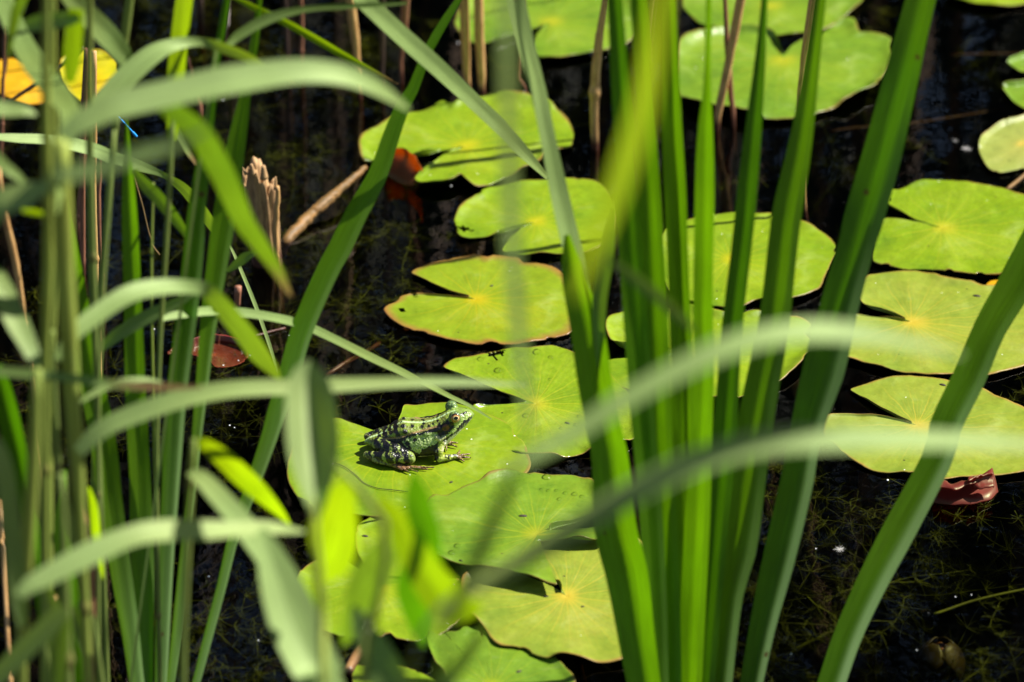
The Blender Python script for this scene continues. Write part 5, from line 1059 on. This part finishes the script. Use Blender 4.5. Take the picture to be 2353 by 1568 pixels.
# ------------------------------------------------------------------ frog  (millimetres, x towards the snout, y away from the viewer)
def frog():
    h = 0.52
    lo, hi = np.array([-45., -36., -1.5]), np.array([41., 24., 38.])
    dims = np.ceil((hi-lo)/h).astype(int)
    ax = [lo[i]+np.arange(dims[i])*h for i in range(3)]
    X, Y, Z = np.meshgrid(*ax, indexing='ij')
    secs = np.array([  # x, top, bottom, half width
        (-39, 8.5, 6.5, 0.8), (-36, 11, 5, 3.6), (-30, 13.2, 3.2, 7), (-24, 16.3, 1.8, 9.8), (-17, 21.2, 0.8, 12.4), (-13, 23.6, 0.4, 13.6), (-8, 23.0, 0.0, 15), (0, 22.8, 0.0, 15.8), (8, 24.4, 0.8, 15.2),
        (13, 26.8, 3.5, 13.8), (18, 29.6, 7.8, 12.8), (22, 31.0, 11.8, 12), (26, 31.6, 15.8, 10.4), (30, 31.6, 19.8, 7.8), (33, 31.0, 23.0, 5.2), (35.2, 29.6, 25.4, 2.6), (36.4, 28.2, 27.2, 0.6)])
    def body_sdf(x, y, z):
        top = np.interp(x, secs[:, 0], secs[:, 1]); bt = np.interp(x, secs[:, 0], secs[:, 2]); w = np.interp(x, secs[:, 0], secs[:, 3])
        yc = 2.4*smooth01(x, 5, 36); zc = bt+(top-bt)*(0.45-0.13*smooth01(x, -34, -14)*smooth01(x, 24, 8))
        hu = np.where(z > zc, top-zc, zc-bt); hu = np.maximum(hu, 0.3)
        p = 2.25
        q = (np.abs((y-yc)/np.maximum(w, 0.3))**p+np.abs((z-zc)/hu)**p)**(1/p)
        d = (q-1)*np.minimum(np.maximum(w, 0.3), hu)
        d = np.maximum(d, np.maximum(x-36.6, -39.2-x))
        return d
    def cone(x, y, z, a, b, ra, rb):
        a, b = np.array(a, float), np.array(b, float); ab = b-a; L2 = ab@ab
        t = np.clip(((x-a[0])*ab[0]+(y-a[1])*ab[1]+(z-a[2])*ab[2])/L2, 0, 1)
        return np.sqrt((x-a[0]-t*ab[0])**2+(y-a[1]-t*ab[1])**2+(z-a[2]-t*ab[2])**2)-(ra+(rb-ra)*t)
    leg = []; arm = []; foot = []; hand = []; lump = []
    for s in (-1, 1):
        o = 0.0
        leg += [((-29, s*6.5, 9.0), (-18, s*15, 8.6), 5.0, 5.0), ((-18, s*15, 8.6), (-8, s*19.2, 6.6), 5.0, 3.6),
                ((-7.0, s*20.6, 5.4), (-20, s*19.8, 6.0), 3.3, 4.2), ((-20, s*19.8, 6.0), (-37, s*13.2, 4.8), 4.2, 2.5)]
        foot += [((-37.5, s*13, 4.4), (-30, s*18.5, 2.8), 2.5, 2.0), ((-30, s*18.5, 2.8), (-18, s*22.5, 1.7), 2.0, 1.7)]
        m = (-18, s*22.4, 1.4)
        for (x2, y2, x3, y3) in [(-4, 23.6, 8.8, 24.2), (-6, 24.8, 4.5, 26.4), (-9, 26.0, -2.0, 30.0), (-12, 26.6, -8, 30.5), (-15, 25.2, -13, 27.6)]:
            foot += [(m, (x2, s*y2, 1.0), 1.25, 0.85), ((x2, s*y2, 1.0), (x3, s*y3, 0.8), 0.85, 0.55)]
        q = 0 if s < 0 else -9.0
        arm += [((13.5, s*10.5, 13), (12.2, s*14.2, 8), 3.4, 2.9), ((12.2, s*14.2, 8), (12.0+q*0.3, s*15.6, 3.2), 2.9, 2.3), ((12.0+q*0.3, s*15.6, 3.0), (18+q*0.7, s*13.2, 2.5), 2.4, 2.1), ((18+q*0.7, s*13.2, 2.5), (24+q, s*10.2, 1.9), 2.1, 1.6)]
        w = (24+q, s*10.0, 1.5)
        for (x2, y2, z2, x3, y3) in [(29, 7.4, 1.5, 33.6, 5.0), (26, 4.5, 1.6, 26.4, -0.2), (30, 10.6, 1.2, 34, 10.4), (27.5, 13.0, 1.1, 29.6, 15.6)]:
            hand += [(w, (x2+q, s*y2, z2), 1.25, 0.8), ((x2+q, s*y2, z2), (x3+q, s*y3, 0.8), 0.8, 0.5)]
        lump += [((10.8, s*13.2, 18.2), (13.2, s*13.9, 16.6), 1.2, 1.3), ((13.2, s*13.9, 16.6), (16.4, s*13.2, 18.6), 1.3, 1.0)]
    eyes = [((23.2, -7.4, 30.6), 4.3), ((20.6, 9.2, 30.2), 4.2)]
    D = body_sdf(X, Y, Z)
    # dorsolateral folds: low ridges along the back
    foldp = []
    for fx in (19, 12, 4, -4, -12, -18, -25):
        tp, bt_, w_ = (float(np.interp(fx, secs[:, 0], secs[:, q])) for q in (1, 2, 3)); zf = bt_+(tp-bt_)*0.38; fr_ = 0.70 if fx > -10 else 0.62
        foldp.append((fx, fr_*w_, zf+(tp-zf)*(1-fr_**2.25)**(1/2.25)-0.5))
    folds = []
    for s in (-1, 1):
        for a, b in zip(foldp, foldp[1:]): folds.append(((a[0], s*a[1], a[2]), (b[0], s*b[1], b[2]), 1.3, 1.3))
    def smin(d, e, k):
        hh = np.maximum(k-np.abs(d-e), 0)/k; return np.minimum(d, e)-hh*hh*k*0.25
    def add(prims, k):
        for a, b, ra, rb in prims:
            l = np.minimum(a, b)-max(ra, rb)-k-1.5; u = np.maximum(a, b)+max(ra, rb)+k+1.5
            i0 = np.clip(((l-lo)/h).astype(int), 0, dims); i1 = np.clip(((u-lo)/h).astype(int)+2, 0, dims)
            sl = tuple(slice(i0[q], i1[q]) for q in range(3))
            D[sl] = smin(D[sl], cone(X[sl], Y[sl], Z[sl], a, b, ra, rb), k)
    add(folds, 2.0); add([(c, (c[0]+0.2, c[1], c[2]), r, r) for c, r in eyes], 1.8)
    add(lump, 0.6); add(arm, 1.6); add(leg, 1.1); add(foot, 0.7); add(hand, 0.6)
    # sunken mouth line
    # surface nets
    Ins = D < 0; n0, n1, n2 = dims
    S = np.zeros((n0-1, n1-1, n2-1), int); acc = np.zeros(S.shape+(3,)); cnt = np.zeros(S.shape)
    corners = [(a, b, c) for a in (0, 1) for b in (0, 1) for c in (0, 1)]
    for (a, b, c) in corners: S += Ins[a:n0-1+a, b:n1-1+b, c:n2-1+c]
    act = (S > 0) & (S < 8)
    for ca in corners:
        for axi in range(3):
            if ca[axi]: continue
            cb = list(ca); cb[axi] = 1
            da = D[ca[0]:n0-1+ca[0], ca[1]:n1-1+ca[1], ca[2]:n2-1+ca[2]]; db = D[cb[0]:n0-1+cb[0], cb[1]:n1-1+cb[1], cb[2]:n2-1+cb[2]]
            cross = act & ((da < 0) != (db < 0)); t = np.where(cross, da/np.where(cross, da-db, 1), 0)
            for q in range(3): acc[..., q] += np.where(cross, ca[q]+(t if q == axi else 0), 0)
            cnt += cross
    idx = -np.ones(S.shape, int); w = np.argwhere(act); idx[act] = np.arange(len(w))
    Vv = lo+(w+acc[act]/cnt[act][:, None])*h
    quads = []
    for axi in range(3):
        sl0 = [slice(1, -1)]*3; sl1 = [slice(1, -1)]*3
        sl0[axi] = slice(0, -1); sl1[axi] = slice(1, None)
        a, b = Ins[tuple(sl0)], Ins[tuple(sl1)]; pos = np.argwhere(a != b)
        off = np.ones(3, int); off[axi] = 0; pos = pos+off; flip = Ins[tuple(pos.T)]
        u, v = [q for q in range(3) if q != axi]
        eu, ev = np.zeros(3, int), np.zeros(3, int); eu[u] = 1; ev[v] = 1
        q4 = np.stack([idx[tuple((pos-eu-ev).T)], idx[tuple((pos-ev).T)], idx[tuple(pos.T)], idx[tuple((pos-eu).T)]], 1)
        if axi == 1: flip = ~flip
        q4[~flip] = q4[~flip][:, ::-1]; quads.append(q4)
    Q = np.vstack(quads); Q = Q[(Q >= 0).all(1)]
    # ---------------- skin pattern
    x, y, z = Vv.T; yc = 2.4*smooth01(x, 5, 36); ys = y-yc; am = -np.abs(ys)
    u = 1200+x/0.041; v = 950-(z*0.883+(am+yc)*0.47)/0.041     # side view layout of the markings, mirrored on the other flank
    def grp(pr): return np.min([cone(x, y, z, *p) for p in pr], axis=0)
    db, dl, df, da, dh = body_sdf(x, y, z), grp(leg), grp(foot), grp(arm), grp(hand)
    g = np.argmin([db, dl+0.2, df, da, dh], axis=0)
    n1_ = fbm(Vv*0.33, 3); n2_ = fbm(Vv*0.9+9, 2); n3_ = vnoise(Vv*1.7+3); 
    C = np.zeros((len(Vv), 3))
    def mixm(mask, col):
        nonlocal C
        mask = np.clip(mask, 0, 1)[:, None]; C = C*(1-mask)+np.array(col)[None]*mask
    def poly(pts):
        ins = np.zeros(len(u), bool); n = len(pts)
        for i in range(n):
            (x1, y1), (x2, y2) = pts[i], pts[(i+1) % n]
            c = ((y1 > vv) != (y2 > vv)) & (uu < (x2-x1)*(vv-y1)/((y2-y1) or 1e-9)+x1); ins ^= c
        return ins.astype(float)
    uu = u+(n1_-0.5)*60+(n2_-0.5)*40; vv = v+(n2_-0.5)*60
    GREEN, OLIVE, PALE, BLACK, CREAM = (0.20, 0.29, 0.035), (0.14, 0.165, 0.03), (0.42, 0.48, 0.18), (0.006, 0.006, 0.008), (0.55, 0.52, 0.38)
    C[:] = OLIVE; mixm(smooth01(n1_, 0.40, 0.60), GREEN); mixm(smooth01(n3_, 0.62, 0.8)*0.40, PALE); mixm(smooth01(n3_, 0.34, 0.22)*0.4, (0.04, 0.07, 0.012))
    body = (g == 0)
    mixm(body*smooth01(np.abs(ys), 1.5, 0.7)*(z > 8)*(x < 24), (0.42, 0.58, 0.28))          # pale line down the back
    spots = [(900, 520, 34), (935, 612, 36), (770, 605, 36), (770, 530, 38), (1215, 530, 28), (1050, 520, 26), (1170, 425, 26), (1270, 415, 26), (1130, 390, 24), (590, 650, 36), (1330, 528, 22), (1055, 420, 22), (695, 630, 30), (812, 672, 34), (932, 405, 28), (660, 570, 30), (500, 690, 30), (1400, 480, 20), (1480, 430, 20), (850, 440, 24), (1350, 390, 18), (1240, 480, 18), (560, 730, 30)]
    for sx, sy, sr in spots: mixm(body*(np.hypot((uu+u)/2-sx, (vv+v)/2-sy) < sr*1.2), BLACK)
    low = smooth01(v, 640, 760)*(x < 22)
    mixm(body*poly([(560, 700), (700, 690), (830, 712), (1000, 660), (1200, 612), (1480, 530), (1500, 640), (1480, 1120), (600, 1120), (400, 860)]), BLACK)
    fl = poly([(1050, 690), (1250, 640), (1470, 620), (1500, 700), (1480, 800), (1370, 850), (1250, 900), (1180, 975), (1040, 930), (930, 860), (890, 780), (990, 715)])
    mixm(body*fl, (0.33, 0.47, 0.14)); mixm(body*fl*smooth01(n3_, 0.5, 0.72)*0.8, (0.62, 0.68, 0.36)); mixm(body*fl*smooth01(n3_, 0.42, 0.30)*0.8, (0.06, 0.13, 0.03))
    for sx, sy, sr in [(1100, 745, 34), (970, 810, 40), (1000, 880, 36)]: mixm(body*(np.hypot(uu-sx, vv-sy) < sr), BLACK)
    mixm(body*(z < 4.5)*(x > -24)*(x < 14)*smooth01(n1_, 0.42, 0.5), CREAM)
    mixm(body*(np.abs(np.interp(u, [300, 850, 1000, 1200, 1500], [760, 712, 655, 596, 515])-v) < 15)*(u > 560)*(u < 1500)*(np.abs(ys) > 4), (0.24, 0.17, 0.07))
    hd = body*(x > 9)
    mixm(hd*smooth01(x, 10, 20)*smooth01(v, 420, 520)*0+hd*smooth01(x, 16, 24)*0.55, (0.20, 0.32, 0.07))
    mixm(hd*poly([(1470, 480), (1560, 470), (1680, 430), (1770, 460), (1730, 560), (1660, 640), (1570, 720), (1500, 760), (1470, 640)]), BLACK)
    mixm(hd*(np.hypot(u-1615, (v-545)) < 58), (0.16, 0.055, 0.018)); mixm(hd*(np.hypot(u-1600, v-555) < 26), (0.05, 0.02, 0.01))
    mixm(hd*poly([(2020, 300), (1890, 460), (1780, 505), (1700, 585), (1640, 650), (1560, 700), (1600, 740), (1700, 690), (1790, 580), (1900, 500), (2030, 380)])*(am < -1.0), (0.40, 0.52, 0.15))
    jaw = hd*(v > np.interp(u, [1480, 1560, 1640, 1790, 1920, 2030, 2080], [850, 790, 730, 640, 530, 410, 360]))*(x > 11)
    mixm(jaw, (0.78, 0.77, 0.66)); mixm(jaw*smooth01(n2_, 0.62, 0.7)*(v > 640)*0.8, (0.12, 0.12, 0.09))
    mixm(hd*poly([(2045, 345), (1960, 405), (1880, 470), (1830, 530), (1720, 650), (1560, 750), (1560, 800), (1640, 735), (1790, 640), (1920, 525), (2045, 400)])*(am < -0.5), BLACK)
    mixm(hd*(np.abs(np.interp(u, [1830, 1960], [345, 285])-v) < 17)*(u > 1820)*(u < 1965)*(am < -1.5), BLACK)
    mixm(body*(grp(lump) < 0.35), (0.50, 0.52, 0.26))
    ey = np.minimum(*[np.linalg.norm(Vv-np.array(c), axis=1)-r for c, r in eyes])
    mixm(body*(ey < 0.5)*(z > 29.5)*(n2_ < 0.62), (0.085, 0.15, 0.05))
    L1 = (g == 1)
    mixm(L1*1.0, (0.19, 0.26, 0.05)); mixm(L1*smooth01(n1_, 0.52, 0.58)*0.7, (0.34, 0.40, 0.10)); mixm(L1*smooth01(n3_, 0.7, 0.8)*0.4, PALE)
    for cx in (-9.5, -15.5, -21.5, -28.0, -34.5): mixm(L1*smooth01(np.abs(x-cx+(n1_-0.5)*9+(n2_-0.5)*2.5+(z-6)*0.45), 2.5, 1.9), BLACK)
    mixm(L1*smooth01(n1_, 0.40, 0.37)*0.95, BLACK); mixm(L1*smooth01(z, 3.6, 2.2)*smooth01(n2_, 0.64, 0.5), BLACK)
    F1 = (g == 2)
    mixm(F1*1.0, (0.055, 0.045, 0.018)); mixm(F1*smooth01(n2_, 0.5, 0.6), (0.22, 0.24, 0.08)); mixm(F1*smooth01(x, -22, -16)*0.9, (0.22, 0.115, 0.05)); mixm(F1*smooth01(n3_, 0.52, 0.4)*(x > -20), (0.05, 0.02, 0.015))
    A1 = (g == 3)
    mixm(A1*1.0, (0.32, 0.38, 0.07)); mixm(A1*(x < 12.2+(n1_-0.5)*4)*1.0, BLACK); mixm(A1*(z > 8.5)*(n1_ > 0.5), (0.5, 0.48, 0.28)); mixm(A1*(x > 16.5)*smooth01(n2_, 0.5, 0.6), BLACK)
    H1 = (g == 4)
    mixm(H1*1.0, (0.27, 0.18, 0.07)); mixm(H1*smooth01(n3_, 0.52, 0.42), (0.04, 0.028, 0.015))
    mixm((z < 0.9)*(g != 2)*(g != 4)*0.8, CREAM)
    # ---------------- place it on its pad
    # local origin (u,v)=(1200,950) of the measured view lies at this picture point
    ox, oy = (1400+1200*560/2353.0)*0.57446, (1580+950*560/2353.0)*0.57446
    base = onZ(ox, oy, 0.0051)
    dd = float(np.dot(base-CAM, FW)); S_mm = 0.041/ (0.238*0.57446*PXS*dd*1000)   # mm per zoom pixel used above against the true one
    scl = 1e-3/S_mm
    cxa = np.array(base)
    e_loc = cxa
    Vw = Vv*scl; col = np.concatenate([C, np.ones((len(C), 1))], 1)
    o = mesh_obj('frog', Vw, Q, M['frogskin'], vcol=col); o.location = e_loc
    tag(o, 'green frog with black markings and a pale back line sitting on a lily pad', 'frog')
    # eyes: children of the frog
    for (c, r), look in zip(eyes, [(0.20, -0.90, 0.38), (0.2, 0.9, 0.35)]):
        c = np.array(c); lk = norm(np.array(look)); c2 = c+lk*0.95; rr = r-0.55
        n, s = 40, 48; V = []; cols = []
        a = norm(np.cross(lk, np.array([0, 0, 1.0]))); b = np.cross(a, lk)
        for i in range(n+1):
            t = math.pi*i/n
            for j in range(s):
                p = 2*math.pi*j/s; V.append(c2+rr*(math.cos(t)*lk+math.sin(t)*(math.cos(p)*a+math.sin(p)*b)))
                qx, qy = math.sin(t)*math.cos(p), math.sin(t)*math.sin(p); pu = math.hypot(qx/0.44, qy/0.32) if t < 1.57 else 9
                if pu < 1: cc = (0.004, 0.004, 0.006)
                elif pu < 1.30: cc = (0.75, 0.62, 0.30)
                elif t < 1.05: cc = (0.42, 0.20, 0.05) if math.sin(p*7+t*9) > -0.5 else (0.22, 0.09, 0.03)
                else: cc = (0.03, 0.02, 0.01)
                if math.hypot(qx, qy) > 0.62 and qy > 0.45: cc = (0.02, 0.015, 0.01)
                cols.append(cc+(1,))
        F = [(i*s+j, i*s+(j+1) % s, (i+1)*s+(j+1) % s, (i+1)*s+j) for i in range(n) for j in range(s)]
        eo = mesh_obj('eye', np.array(V)*scl, F, M['frogeye'], vcol=cols)
        eo.parent = o
frog()

# ------------------------------------------------------------------ light
w = bpy.data.worlds.new('World'); sc.world = w; w.use_nodes = True; nt = w.node_tree
bg = nt.nodes['Background']; sky = nt.nodes.new('ShaderNodeTexSky'); sky.sky_type = 'NISHITA'; sky.sun_disc = False
el = math.asin(SUN[2]); sky.sun_elevation = el; sky.sun_rotation = math.atan2(SUN[0], SUN[1])
nt.links.new(sky.outputs[0], bg.inputs[0]); bg.inputs[1].default_value = 0.05
sd = bpy.data.lights.new('sun', 'SUN'); so = bpy.data.objects.new('sun', sd); COL.objects.link(so)
sd.energy = 5.0; sd.angle = R(0.53); sd.color = (1.0, 0.95, 0.86)
so.rotation_euler = Vector(SUN).to_track_quat('Z', 'Y').to_euler(); so.location = (3, 1, 4)
vs = sc.view_settings; vs.view_transform = 'Standard'; vs.look = 'None'; vs.gamma = 1.0; vs.exposure = 1.0
sc.render.engine = 'CYCLES'
cy = sc.cycles; cy.max_bounces = 8; cy.transparent_max_bounces = 16; cy.diffuse_bounces = 3; cy.glossy_bounces = 4; cy.transmission_bounces = 6
cy.caustics_reflective = False; cy.caustics_refractive = False; cy.sample_clamp_indirect = 4.0
try:
    cy.use_denoising = True; cy.denoiser = 'OPENIMAGEDENOISE'
except Exception: pass
